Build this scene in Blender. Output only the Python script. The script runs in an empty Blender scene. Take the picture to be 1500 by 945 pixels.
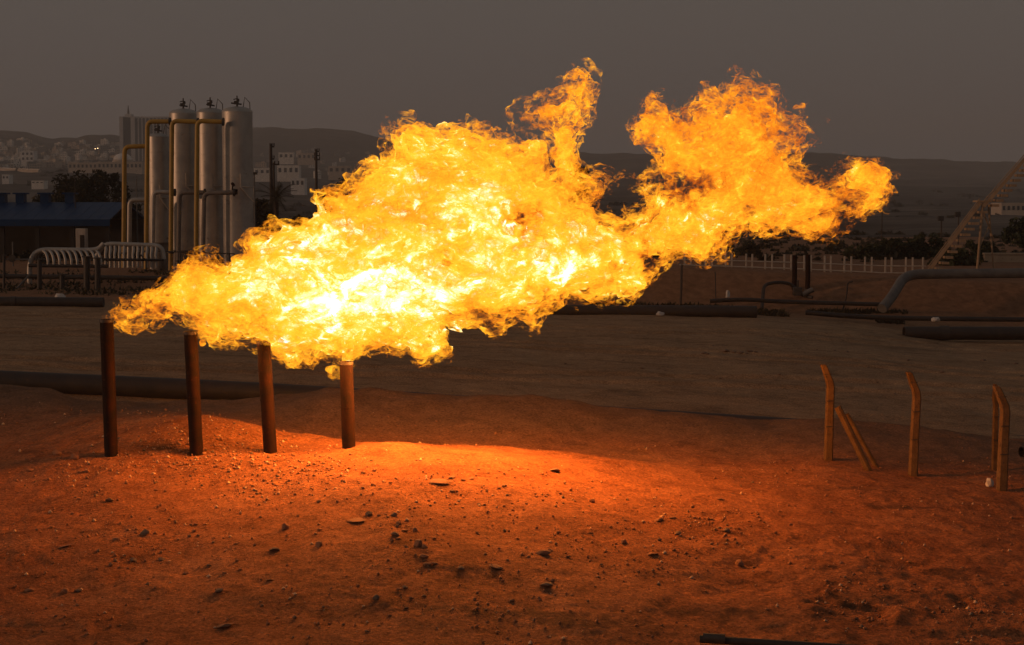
import bpy, math, random
import numpy as np
from mathutils import Vector, Matrix

random.seed(7)
RNG = np.random.default_rng(11)
SC = bpy.context.scene
COL = SC.collection
R = math.radians

# ------------------------------------------------------------------ camera
FPX = 2400.0                 # focal length in pixels of the 1500 px wide photograph
CAM_Z = 5.0
HORIZON = 300.0
PITCH = math.atan((472.5 - HORIZON) / FPX)
cam_d = bpy.data.cameras.new('camera')
cam = bpy.data.objects.new('camera', cam_d)
COL.objects.link(cam)
cam.location = (0, 0, CAM_Z)
cam.rotation_euler = (R(90) - PITCH, 0, 0)
cam_d.sensor_width = 36
cam_d.lens = 36 * FPX / 1500
cam_d.clip_start = 0.1
cam_d.clip_end = 20000
SC.camera = cam
CP, SP = math.cos(PITCH), math.sin(PITCH)


def ray(px, py):
    a, b = (px - 750) / FPX, -(py - 472.5) / FPX
    return a, CP + b * SP, -SP + b * CP


def at(px, py, Y):
    """World point seen at photo pixel (px, py) at distance Y."""
    dx, dy, dz = ray(px, py)
    t = Y / dy
    return Vector((dx * t, Y, CAM_Z + dz * t))


def zat(py, Y):
    b = -(np.asarray(py, float) - 472.5) / FPX
    return CAM_Z + Y * (-SP + b * CP) / (CP + b * SP)


def uof(X, Y):
    """photo column of a world point, near enough for laying out terrain"""
    return 750 + FPX * X / Y


# ------------------------------------------------------------------ mesh helpers
class MB:
    def __init__(self):
        self.v, self.f, self.m = [], [], []

    def add(self, vs, fs, mi=0):
        n = len(self.v)
        self.v.extend([tuple(p) for p in vs])
        self.f.extend([tuple(i + n for i in q) for q in fs])
        self.m.extend([mi] * len(fs))

    def box(self, c, s, rz=0.0, mi=0, rot=None):
        hx, hy, hz = s[0] / 2, s[1] / 2, s[2] / 2
        b = min(hx, hy, hz) * 0.12
        vs = []
        for sx in (-1, 1):
            for sy in (-1, 1):
                for sz in (-1, 1):
                    vs += [(sx * (hx - b), sy * (hy - b), sz * hz), (sx * (hx - b), sy * hy, sz * (hz - b)),
                           (sx * hx, sy * (hy - b), sz * (hz - b))]
        m = rot if rot is not None else Matrix.Rotation(rz, 3, 'Z')
        import bmesh
        bm = bmesh.new()
        for p in vs:
            bm.verts.new(m @ Vector(p) + Vector(c))
        bmesh.ops.convex_hull(bm, input=bm.verts)
        bm.verts.index_update()
        self.add([v.co.copy() for v in bm.verts], [[v.index for v in f.verts] for f in bm.faces], mi)
        bm.free()

    def plainbox(self, c, s, rz=0.0, mi=0):
        hx, hy, hz = s[0] / 2, s[1] / 2, s[2] / 2
        m = Matrix.Rotation(rz, 3, 'Z')
        vs = [m @ Vector((x, y, z)) + Vector(c) for x in (-hx, hx) for y in (-hy, hy) for z in (-hz, hz)]
        self.add(vs, [(0, 1, 3, 2), (4, 6, 7, 5), (0, 4, 5, 1), (2, 3, 7, 6), (0, 2, 6, 4), (1, 5, 7, 3)], mi)

    def tube(self, pts, r, n=12, caps=True, mi=0, hollow=0.0):
        pts = [Vector(p) for p in pts]
        rs = r if isinstance(r, (list, tuple)) else [r] * len(pts)
        rings = []
        up = None
        for i, p in enumerate(pts):
            if i == 0:
                t = pts[1] - p
            elif i == len(pts) - 1:
                t = p - pts[i - 1]
            else:
                t = (pts[i + 1] - p).normalized() + (p - pts[i - 1]).normalized()
            t.normalize()
            if up is None:
                up = t.orthogonal().normalized()
            up = (up - t * up.dot(t)).normalized()
            w = t.cross(up)
            rings.append([p + (up * math.cos(2 * math.pi * k / n) + w * math.sin(2 * math.pi * k / n)) * rs[i] for k in range(n)])
        if hollow:                         # open pipe: the end bores inwards at the first point
            t = (pts[1] - pts[0]).normalized()
            c0 = pts[0]
            inner = [c0 + (q - c0) * (1 - hollow) for q in rings[0]]
            deep = [q + t * rs[0] * 4 for q in inner]
            rings = [deep, inner] + rings
        vs = [q for ring in rings for q in ring]
        fs = []
        for i in range(len(rings) - 1):
            for k in range(n):
                a, b = i * n + k, i * n + (k + 1) % n
                fs.append((a, b, b + n, a + n))
        if caps:
            fs.append(tuple(range(n - 1, -1, -1)))
            fs.append(tuple(range((len(rings) - 1) * n, len(rings) * n)))
        self.add(vs, fs, mi)

    def lathe(self, prof, c=(0, 0, 0), n=24, mi=0):
        vs, fs = [], []
        for (r, z) in prof:
            for k in range(n):
                a = 2 * math.pi * k / n
                vs.append((c[0] + r * math.cos(a), c[1] + r * math.sin(a), c[2] + z))
        for i in range(len(prof) - 1):
            for k in range(n):
                a, b = i * n + k, i * n + (k + 1) % n
                fs.append((a, b, b + n, a + n))
        if prof[0][0] > 0.001:
            fs.append(tuple(range(n - 1, -1, -1)))
        if prof[-1][0] > 0.001:
            fs.append(tuple(range((len(prof) - 1) * n, len(prof) * n)))
        self.add(vs, fs, mi)

    def build(self, name, mats, parent=None, smooth=True, angle=40):
        me = bpy.data.meshes.new(name)
        me.from_pydata(self.v, [], self.f)
        for m in (mats if isinstance(mats, (list, tuple)) else [mats]):
            me.materials.append(m)
        if any(self.m):
            me.polygons.foreach_set('material_index', self.m)
        me.validate()
        if smooth:
            me.shade_smooth()
            try:
                me.set_sharp_from_angle(angle=R(angle))
            except Exception:
                pass
        o = bpy.data.objects.new(name, me)
        COL.objects.link(o)
        if parent is not None:
            o.parent = parent
            o.matrix_parent_inverse = Matrix.Translation(parent.location).inverted() if parent.type == 'EMPTY' and parent.rotation_euler.z == 0 else parent.matrix_basis.inverted()
        return o


def np_mesh(name, V, F, mat, smooth=True):
    me = bpy.data.meshes.new(name)
    V = np.ascontiguousarray(V, np.float32)
    F = np.ascontiguousarray(F, np.int32)
    me.vertices.add(len(V))
    me.vertices.foreach_set('co', V.ravel())
    me.loops.add(F.size)
    me.loops.foreach_set('vertex_index', F.ravel())
    me.polygons.add(len(F))
    k = F.shape[1]
    me.polygons.foreach_set('loop_start', np.arange(0, F.size, k, dtype=np.int32))
    me.update(calc_edges=True)
    if smooth:
        me.polygons.foreach_set('use_smooth', np.ones(len(F), bool))
    me.materials.append(mat)
    return me


def link(name, me, parent=None):
    o = bpy.data.objects.new(name, me)
    COL.objects.link(o)
    o.parent = parent
    return o


def tag(o, label=None, cat=None, group=None, kind=None):
    if label:
        o['label'] = label
    if cat:
        o['category'] = cat
    if group:
        o['group'] = group
    if kind:
        o['kind'] = kind
    return o


def thing(name, label, cat, loc=(0, 0, 0), group=None):
    o = bpy.data.objects.new(name, None)
    o.empty_display_size = 0.2
    COL.objects.link(o)
    o.location = loc
    return tag(o, label, cat, group)


def copy_tree(o, loc=None, rz=None, parent=None, label=None):
    c = o.copy()
    COL.objects.link(c)
    if parent is not None:
        c.parent = parent
    if loc is not None:
        c.location = loc
    if rz is not None:
        c.rotation_euler = (0, 0, rz)
    if label:
        c['label'] = label
    for ch in list(o.children):
        copy_tree(ch, parent=c)
    return c


def curve_pts(ctrl, n=8):
    """Catmull-Rom through control points."""
    P = [Vector(p) for p in ctrl]
    P = [P[0] * 2 - P[1]] + P + [P[-1] * 2 - P[-2]]
    out = []
    for i in range(1, len(P) - 2):
        for k in range(n):
            t = k / n
            a, b, c, d = P[i - 1], P[i], P[i + 1], P[i + 2]
            out.append(0.5 * ((2 * b) + (c - a) * t + (2 * a - 5 * b + 4 * c - d) * t * t + (3 * b - a - 3 * c + d) * t ** 3))
    out.append(P[-2])
    return out


def elbow(pts, rad, n=5):
    """Polyline with rounded corners."""
    P = [Vector(p) for p in pts]
    out = [P[0]]
    for i in range(1, len(P) - 1):
        a, b, c = P[i - 1], P[i], P[i + 1]
        r1 = min(rad, (a - b).length * 0.45)
        r2 = min(rad, (c - b).length * 0.45)
        p, q = b + (a - b).normalized() * r1, b + (c - b).normalized() * r2
        for k in range(n + 1):
            t = k / n
            out.append(p * (1 - t) ** 2 + b * 2 * t * (1 - t) + q * t * t)
    out.append(P[-1])
    return out


# ------------------------------------------------------------------ numpy noise
def _bs(n, cell, m):
    x = np.arange(n) / cell
    i = np.floor(x).astype(int)
    t = x - i
    W = np.zeros((n, m), np.float32)
    w = [(1 - t) ** 3 / 6, (3 * t ** 3 - 6 * t ** 2 + 4) / 6, (-3 * t ** 3 + 3 * t ** 2 + 3 * t + 1) / 6, t ** 3 / 6]
    r = np.arange(n)
    for k in range(4):
        W[r, np.minimum(i + k, m - 1)] += w[k]
    return W


def lat3(shape, cell):
    """smooth random field, about -1..1, on a grid; cell = lattice size in voxels (scalar or 3)"""
    cell = np.broadcast_to(cell, 3)
    ms = [int(s / c) + 5 for s, c in zip(shape, cell)]
    a = RNG.uniform(-1, 1, ms).astype(np.float32)
    a = np.tensordot(_bs(shape[0], cell[0], ms[0]), a, (1, 0))
    a = np.tensordot(a, _bs(shape[1], cell[1], ms[1]), (1, 1)).transpose(0, 2, 1)
    a = np.tensordot(a, _bs(shape[2], cell[2], ms[2]), (2, 1))
    return a * 2.2


class Noise:
    """Gradient-free value noise with quintic interpolation, at arbitrary points (2-D or 3-D)."""
    def __init__(self, seed, n=64):
        self.n = n
        self.t = np.random.default_rng(seed).uniform(-1, 1, (n, n, n)).astype(np.float32)

    def __call__(self, x, y, z=0.0):
        n = self.n
        x, y, z = np.broadcast_arrays(np.asarray(x, np.float64), y, z)
        xi, yi, zi = np.floor(x).astype(np.int64), np.floor(y).astype(np.int64), np.floor(z).astype(np.int64)
        fx, fy, fz = x - xi, y - yi, z - zi
        fx, fy, fz = [f * f * f * (f * (f * 6 - 15) + 10) for f in (fx, fy, fz)]
        r = 0
        for dx in (0, 1):
            wx = fx if dx else 1 - fx
            for dy in (0, 1):
                wy = fy if dy else 1 - fy
                for dz in (0, 1):
                    wz = fz if dz else 1 - fz
                    r = r + self.t[(xi + dx) % n, (yi + dy) % n, (zi + dz) % n] * wx * wy * wz
        return r

    def fbm(self, x, y, z=0.0, oct=5, gain=0.5, lac=2.03):
        a, s, r = 1.0, 1.0, 0
        for k in range(oct):
            r = r + a * self(x * s + 17.3 * k, y * s + 5.1 * k, z * s + 9.7 * k)
            a *= gain
            s *= lac
        return r


# ------------------------------------------------------------------ materials
def mat_new(name):
    m = bpy.data.materials.new(name)
    m.use_nodes = True
    nt = m.node_tree
    nt.nodes.clear()
    out = nt.nodes.new('ShaderNodeOutputMaterial')
    return m, nt, out


def nd(nt, typ, **kw):
    n = nt.nodes.new(typ)
    for k, v in kw.items():
        if k in n.inputs:
            n.inputs[k].default_value = v
        else:
            setattr(n, k, v)
    return n


def ramp(nt, fac, stops, interp='LINEAR'):
    n = nt.nodes.new('ShaderNodeValToRGB')
    cr = n.color_ramp
    cr.interpolation = interp
    while len(cr.elements) < len(stops):
        cr.elements.new(0.5)
    for e, (p, c) in zip(cr.elements, stops):
        e.position = p
        e.color = (c[0], c[1], c[2], 1) if not isinstance(c, (int, float)) else (c, c, c, 1)
    nt.links.new(fac, n.inputs['Fac'])
    return n


def math_n(nt, op, a, b=None, clamp=False):
    n = nt.nodes.new('ShaderNodeMath')
    n.operation = op
    n.use_clamp = clamp
    for i, v in enumerate((a, b)):
        if v is None:
            continue
        if hasattr(v, 'is_linked'):
            nt.links.new(v, n.inputs[i])
        else:
            n.inputs[i].default_value = v
    return n.outputs[0]


def mixc(nt, fac, a, b, mode='MIX'):
    n = nt.nodes.new('ShaderNodeMix')
    n.data_type = 'RGBA'
    n.blend_type = mode
    for s, v in ((n.inputs[0], fac), (n.inputs[6], a), (n.inputs[7], b)):
        if hasattr(v, 'is_linked'):
            nt.links.new(v, s)
        elif isinstance(v, (int, float)):
            s.default_value = v
        else:
            s.default_value = (v[0], v[1], v[2], 1)
    return n.outputs[2]


def noise_n(nt, vec, scale, detail=4, rough=0.55, dist=0.0):
    n = nd(nt, 'ShaderNodeTexNoise', Scale=scale, Detail=detail, Roughness=rough, Distortion=dist)
    if vec is not None:
        nt.links.new(vec, n.inputs['Vector'])
    return n.outputs['Fac']


def surface(name, c1, c2, scale=6.0, rough=0.75, metal=0.0, bump=0.15, bscale=40.0, c3=None, spots=0.6, dist=0.02):
    """Procedural worn surface: two tones by noise, optional third tone in spots, bump."""
    m, nt, out = mat_new(name)
    tc = nd(nt, 'ShaderNodeTexCoord')
    v = tc.outputs['Object']
    f = noise_n(nt, v, scale, 6, 0.6, 0.3)
    base = ramp(nt, f, [(0.3, c1), (0.7, c2)]).outputs['Color']
    if c3 is not None:
        s = ramp(nt, noise_n(nt, v, scale * 2.3, 8, 0.65, 0.6), [(spots, 0.0), (spots + 0.12, 1.0)]).outputs['Color']
        base = mixc(nt, s, base, c3)
    b = nd(nt, 'ShaderNodeBsdfPrincipled', Roughness=rough, Metallic=metal)
    nt.links.new(base, b.inputs['Base Color'])
    rr = math_n(nt, 'MULTIPLY_ADD', f, 0.25)
    nt.nodes[-1].inputs[2].default_value = max(0.0, rough - 0.12)
    nt.links.new(rr, b.inputs['Roughness'])
    if bump:
        bn = nd(nt, 'ShaderNodeBump', Strength=bump, Distance=dist)
        nt.links.new(noise_n(nt, v, bscale, 6, 0.6), bn.inputs['Height'])
        nt.links.new(bn.outputs[0], b.inputs['Normal'])
    nt.links.new(b.outputs[0], out.inputs['Surface'])
    return m
# ------------------------------------------------------------------ the flame
FLAME_Y = 30.0
OUTLINE = [(147,466),(158,450),(188,438),(215,432),(232,412),(250,405),(258,388),(275,378),(300,377),(325,388),(345,385),(352,372),(355,350),(365,338),(385,340),(400,330),(425,326),(455,325),(465,312),(458,292),(470,282),(490,275),(510,262),(540,240),(565,228),(568,205),(570,185),(590,173),(612,172),(625,185),(645,188),(665,182),(690,180),(720,190),(745,195),(765,208),(790,212),(805,238),(809,244),(808,215),(800,195),(785,180),(760,180),(755,165),(768,148),(790,132),(820,122),(825,98),(840,86),(868,95),(874,120),(870,155),(862,185),(850,195),(846,225),(849,258),(850,285),(862,292),(890,310),(915,320),(940,310),(950,290),(935,280),(925,270),(945,262),(965,255),(963,225),(945,210),(938,185),(948,165),(950,135),(970,130),(985,150),(1000,165),(1010,140),(1035,125),(1060,130),(1075,112),(1100,101),(1120,108),(1145,122),(1160,140),(1175,165),(1195,150),(1205,170),(1224,185),(1215,205),(1190,225),(1180,235),(1195,245),(1215,258),(1240,235),(1268,226),(1300,234),(1324,252),(1326,280),(1312,307),(1285,328),(1255,345),(1235,358),(1205,360),(1175,350),(1140,345),(1110,342),(1090,355),(1070,375),(1040,390),(1025,378),(995,385),(970,410),(945,435),(925,447),(905,438),(885,450),(860,445),(835,440),(815,450),(790,465),(785,485),(770,478),(745,480),(720,495),(700,478),(680,488),(650,485),(648,508),(655,517),(630,520),(612,538),(598,522),(570,520),(545,525),(515,535),(500,540),(485,555),(475,548),(490,535),(470,525),(440,532),(410,530),(395,515),(380,500),(345,505),(318,505),(295,495),(283,480),(260,472),(235,478),(215,475),(195,487),(170,484)]
WISP = [(845,290),(856,266),(885,249),(934,253),(912,268),(892,280),(878,296),(858,302)]


def poly_sdf(poly, X, Z):
    """signed distance, positive inside"""
    P = np.array(poly, float)
    Q = np.roll(P, -1, 0)
    best = np.full(X.shape, 1e9)
    inside = np.zeros(X.shape, bool)
    for (x0, z0), (x1, z1) in zip(P, Q):
        ex, ez = x1 - x0, z1 - z0
        t = np.clip(((X - x0) * ex + (Z - z0) * ez) / (ex * ex + ez * ez + 1e-12), 0, 1)
        best = np.minimum(best, (X - x0 - t * ex) ** 2 + (Z - z0 - t * ez) ** 2)
        c = ((z0 > Z) != (z1 > Z)) & (X < (x1 - x0) * (Z - z0) / (z1 - z0 + 1e-12) + x0)
        inside ^= c
    d = np.sqrt(best)
    return np.where(inside, d, -d)


def surface_nets(f, org, h):
    s = f > 0
    c = [s[i:s.shape[0] - 1 + i, j:s.shape[1] - 1 + j, k:s.shape[2] - 1 + k] for i in (0, 1) for j in (0, 1) for k in (0, 1)]
    anyc = np.logical_or.reduce(c)
    allc = np.logical_and.reduce(c)
    act = anyc & ~allc
    I, J, K = np.nonzero(act)
    n = len(I)
    idx = np.full(act.shape, -1, np.int32)
    idx[I, J, K] = np.arange(n)
    corners = [(i, j, k) for i in (0, 1) for j in (0, 1) for k in (0, 1)]
    val = np.stack([f[I + a, J + b, K + d] for a, b, d in corners], 1)
    acc = np.zeros((n, 3))
    cnt = np.zeros(n)
    for a in range(8):
        for b in range(a + 1, 8):
            ca, cb = np.array(corners[a]), np.array(corners[b])
            if np.abs(ca - cb).sum() != 1:
                continue
            va, vb = val[:, a], val[:, b]
            m = (va > 0) != (vb > 0)
            t = np.where(m, va / np.where(m, va - vb, 1), 0)
            acc += np.where(m[:, None], ca + t[:, None] * (cb - ca), 0)
            cnt += m
    V = (acc / cnt[:, None] + np.stack([I, J, K], 1)) * h + np.array(org)
    quads = []
    for ax in range(3):
        o1, o2 = [(1, 2), (0, 2), (0, 1)][ax]
        sl = [slice(1, -1)] * 3
        sl[ax] = slice(0, -1)
        sh = list(sl)
        sh[ax] = slice(1, None)
        e = s[tuple(sl)] != s[tuple(sh)]
        E = np.stack(np.nonzero(e), 1)
        off = np.ones(3, int)
        off[ax] = 0
        E = E + off
        q = []
        for d1, d2 in ((-1, -1), (0, -1), (0, 0), (-1, 0)):
            Cc = E.copy()
            Cc[:, o1] += d1
            Cc[:, o2] += d2
            q.append(idx[Cc[:, 0], Cc[:, 1], Cc[:, 2]])
        quads.append(np.stack(q, 1))
    F = np.concatenate(quads)
    F = F[(F >= 0).all(1)]
    return V, F


def smooth2(a, k, it=2):
    for _ in range(it):
        for ax in (0, 1):
            p = np.pad(a, [(k, k) if i == ax else (0, 0) for i in (0, 1)], mode='edge')
            cs = np.cumsum(p, ax)
            cs = np.concatenate([np.zeros_like(np.take(cs, [0], ax)), cs], ax)
            n = a.shape[ax]
            a = (np.take(cs, np.arange(2 * k + 1, 2 * k + 1 + n), ax) - np.take(cs, np.arange(n), ax)) / (2 * k + 1)
    return a


def maxf(a, k):
    for ax in (0, 1):
        r = a
        for s in range(-k, k + 1, max(1, k // 4)):
            r = np.maximum(r, np.roll(a, s, ax))
        a = r
    return a


def flame_yc(x):
    return FLAME_Y + 0.10 * (x + 7.4)


def build_flame():
    H = 0.031
    toX = lambda p: np.array([(a.x, a.z) for a in (at(u, v, FLAME_Y) for u, v in p)])
    O, Wp = toX(OUTLINE), toX(WISP)
    x0, x1 = O[:, 0].min() - 0.5, O[:, 0].max() + 0.5
    z0, z1 = O[:, 1].min() - 0.5, O[:, 1].max() + 0.5
    HY = 2.1
    nx, ny, nz = int((x1 - x0) / H), int(2 * HY / H), int((z1 - z0) / H)
    xs, ys, zs = x0 + np.arange(nx) * H, -HY + np.arange(ny) * H, z0 + np.arange(nz) * H
    X2, Z2 = np.meshgrid(xs, zs, indexing='ij')
    d = np.maximum(poly_sdf(O, X2, Z2), poly_sdf(Wp, X2, Z2) + 0.03)
    d = d + 0.06 * np.clip((X2 - 2.3) / 0.8, 0, 1) * (d > -0.3)
    Rl = smooth2(maxf(np.maximum(d, 0), int(0.7 / H)), int(0.3 / H))
    Rl = np.clip(Rl * 1.05, 0.22, 1.5)
    wob = smooth2(RNG.normal(0, 1, d.shape), 14, 3)
    wob = wob / wob.std() * 0.22 * np.clip(Rl, 0.2, 1)
    dd = d.astype(np.float32)[:, None, :]
    RR = Rl.astype(np.float32)[:, None, :]
    Y3 = (ys.astype(np.float32)[None, :, None] - wob.astype(np.float32)[:, None, :])
    base = RR - np.sqrt(np.maximum(RR - dd, 0) ** 2 + Y3 ** 2)
    shp = base.shape
    amp = np.clip(Rl / 0.6, 0.45, 1.0).astype(np.float32)[:, None, :]
    n1 = lat3(shp, 18)
    n1b = lat3(shp, 10)
    allV, allF, allS = [], [], []
    off = 0
    levels = [(0.0, 1.0), (0.07, 1.1), (0.17, 1.4), (0.30, 1.7), (0.48, 2.2), (0.75, 2.6)]
    for si, (lv, wk) in enumerate(levels):
        n2 = np.abs(lat3(shp, 12.5)) - 0.35              # billows
        n3 = lat3(shp, 5.6)
        f = base + amp * wk * (0.08 * n1 + 0.07 * n1b + 0.19 * n2 + 0.09 * n3) - lv + 0.02
        f[0] = f[-1] = -1
        f[:, 0] = f[:, -1] = -1
        f[:, :, 0] = f[:, :, -1] = -1
        V, F = surface_nets(f, (x0, -HY, z0), H)
        allV.append(V)
        allF.append(F + off)
        allS.append(np.full(len(V), si, np.float32))
        off += len(V)
    V = np.concatenate(allV)
    F = np.concatenate(allF)
    S = np.concatenate(allS)
    # fine wrinkles, leaning with the wind
    N1, N2, N3 = Noise(3), Noise(4), Noise(5)
    q = V + S[:, None] * 3.1
    sx, sz = q[:, 0] - 0.3 * q[:, 2], q[:, 2] + 0.3 * q[:, 0]
    for sc, am in ((3.6, 0.085), (8.5, 0.05), (19.0, 0.02)):
        V[:, 0] += am * 1.5 * N1(sx * sc * 0.7, q[:, 1] * sc, sz * sc)
        V[:, 1] += am * N2(sx * sc * 0.7, q[:, 1] * sc, sz * sc)
        V[:, 2] += am * 1.2 * N3(sx * sc * 0.7, q[:, 1] * sc, sz * sc)
    # heat: hottest low in the middle of the body, cooler and sootier in the tail
    U = 750 + 80.0 * V[:, 0]
    P = 300 + 80.0 * (CAM_Z - V[:, 2])
    N4 = Noise(6)
    U = U + 26 * N4.fbm(V[:, 0] * 2.2, V[:, 1] * 1.2, V[:, 2] * 2.2, 3, 0.6)
    P = P + 26 * N4.fbm(V[:, 0] * 2.2 + 40, V[:, 1] * 1.2, V[:, 2] * 2.2, 3, 0.6)
    g = lambda u, v, su, sv: np.exp(-((U - u) / su) ** 2 - ((P - v) / sv) ** 2)
    heat = 0.50 + 0.15 * g(540, 410, 270, 110)
    for hu, hv, hr, hs, ha in ((430, 412, 75, 55, .24), (548, 390, 44, 52, .28), (600, 440, 70, 46, .18), (505, 455, 60, 44, .16), (805, 388, 55, 26, .26), (665, 330, 50, 45, .16), (615, 495, 52, 24, .22), (700, 420, 50, 35, .12), (575, 285, 40, 22, .14), (600, 250, 40, 26, .1), (1195, 285, 20, 20, .08)):
        heat += 0.62 * ha * g(hu, hv, hr, hs)
    heat += 0.05 * g(800, 380, 130, 60) + 0.06 * g(620, 280, 160, 80)
    heat += 0.08 * g(1180, 280, 90, 45) + 0.05 * g(1040, 330, 90, 50) - 0.17 * np.clip((U - 900) / 200, 0, 1) - 0.07 * g(830, 150, 60, 80) - 0.09 * g(210, 450, 110, 70)
    heat -= 0.08 * np.clip((250 - P) / 120, 0, 1) * np.clip((U - 850) / 100, 0, 1)
    for hu, hv, hr, ha in ((765, 328, 17, 0.85), (756, 342, 11, 0.7), (650, 385, 14, 0.55), (1005, 278, 24, 0.65), (1040, 262, 17, 0.5), (965, 372, 17, 0.8), (1022, 298, 15, 0.6),
                           (955, 395, 12, 0.3), (1150, 300, 10, 0.2), (890, 272, 45, 0.12), (600, 300, 30, 0.18), (540, 310, 40, 0.12), (345, 435, 40, 0.12), (455, 470, 40, 0.2), (270, 460, 40, 0.1),
                           (1000, 110, 40, 0.25), (1190, 180, 35, 0.25), (1210, 240, 25, 0.2), (780, 165, 30, 0.1), (700, 490, 40, 0.2), (785, 470, 25, 0.2)):
        heat -= ha * g(hu, hv, hr, hr)
    heat += 0.055 * S - 0.17
    V[:, 1] += flame_yc(V[:, 0])
    return V, F, heat.astype(np.float32), S


def flame_material():
    m, nt, out = mat_new('fire')
    tc = nd(nt, 'ShaderNodeTexCoord')
    ht = nd(nt, 'ShaderNodeAttribute', attribute_name='warmth')
    sh = nd(nt, 'ShaderNodeAttribute', attribute_name='shell')
    mp = nd(nt, 'ShaderNodeMapping')
    mp.inputs['Rotation'].default_value = (0, R(14), 0)
    mp.inputs['Scale'].default_value = (0.75, 1, 1.1)
    nt.links.new(tc.outputs['Object'], mp.inputs['Vector'])
    # each sheet of the flame reads its own slice of the turbulence
    cx = nd(nt, 'ShaderNodeCombineXYZ')
    nt.links.new(math_n(nt, 'MULTIPLY', sh.outputs['Fac'], 7.7), cx.inputs[1])
    ad = nd(nt, 'ShaderNodeVectorMath', operation='ADD')
    nt.links.new(mp.outputs[0], ad.inputs[0])
    nt.links.new(cx.outputs[0], ad.inputs[1])
    v = ad.outputs[0]
    coarse = noise_n(nt, mp.outputs[0], 1.5, 4, 0.6, 1.2)
    fine = noise_n(nt, v, 5.2, 7, 0.68, 0.9)
    # heat with its own turbulence
    h = math_n(nt, 'ADD', ht.outputs['Fac'], math_n(nt, 'MULTIPLY', math_n(nt, 'SUBTRACT', coarse, 0.5), 1.8))
    sparse = math_n(nt, 'MULTIPLY', math_n(nt, 'SUBTRACT', h, 0.5), 0.34)
    h = math_n(nt, 'ADD', h, math_n(nt, 'MULTIPLY', math_n(nt, 'SUBTRACT', fine, 0.5), 0.9), True)
    aa = math_n(nt, 'ADD', fine, sparse)
    aa = math_n(nt, 'ADD', aa, math_n(nt, 'SUBTRACT', math_n(nt, 'MULTIPLY', sh.outputs['Fac'], 0.030), 0.085))
    colr = ramp(nt, h, FIRE_RAMP)
    al = ramp(nt, aa, FIRE_ALPHA).outputs['Color']
    em = nd(nt, 'ShaderNodeEmission', Strength=1.0)
    nt.links.new(colr.outputs['Color'], em.inputs['Color'])
    tr = nd(nt, 'ShaderNodeBsdfTransparent')
    mx = nd(nt, 'ShaderNodeMixShader')
    nt.links.new(al, mx.inputs[0])
    nt.links.new(tr.outputs[0], mx.inputs[1])
    nt.links.new(em.outputs[0], mx.inputs[2])
    nt.links.new(mx.outputs[0], out.inputs['Surface'])
    m.cycles.emission_sampling = 'NONE'
    return m


FIRE_RAMP = [(0.0, (0.30, 0.042, 0.002)), (0.2, (0.8, 0.15, 0.006)), (0.4, (1.2, 0.33, 0.014)), (0.58, (1.5, 0.57, 0.022)), (0.76, (1.7, 0.78, 0.05)), (0.87, (2.2, 1.6, 0.75)), (1.0, (3.0, 2.6, 2.0))]
FIRE_ALPHA = [(0.38, 0.0), (0.52, 0.4), (0.62, 0.9)]
fV, fF, fheat, fS = build_flame()
FIRE = flame_material()
flame = thing('gas_flame', 'huge roaring orange and yellow gas flame streaming sideways from the four flare pipes', 'flame', (-7.3, FLAME_Y, 2.9))
_cu = 750 + 80 * fV[:, 0][fF].mean(1)
_cp = 300 + 80 * (CAM_Z - fV[:, 2][fF].mean(1))
_part = np.where((_cu > 925), 2, 0)
_part[(_cu > 740) & (_cu < 885) & (_cp < 225 + np.clip(np.abs(_cu - 830) - 30, 0, 40) * -1.5)] = 1
_part[(_cu > 845) & (_cu < 930) & (_cp < 296)] = 3
for _k, _n in enumerate(('flame_body', 'flame_plume', 'flame_tail', 'flame_lick')):
    _F = fF[_part == _k]
    _used, _inv = np.unique(_F, return_inverse=True)
    _me = np_mesh(_n, fV[_used] - np.array(flame.location), _inv.reshape(_F.shape), FIRE)
    for _an, _arr in (('warmth', fheat), ('shell', fS)):
        _a = _me.attributes.new(_an, 'FLOAT', 'POINT')
        _a.data.foreach_set('value', np.ascontiguousarray(_arr[_used], np.float32))
    link(_n, _me, flame)
print('flame faces', len(fF))
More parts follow.
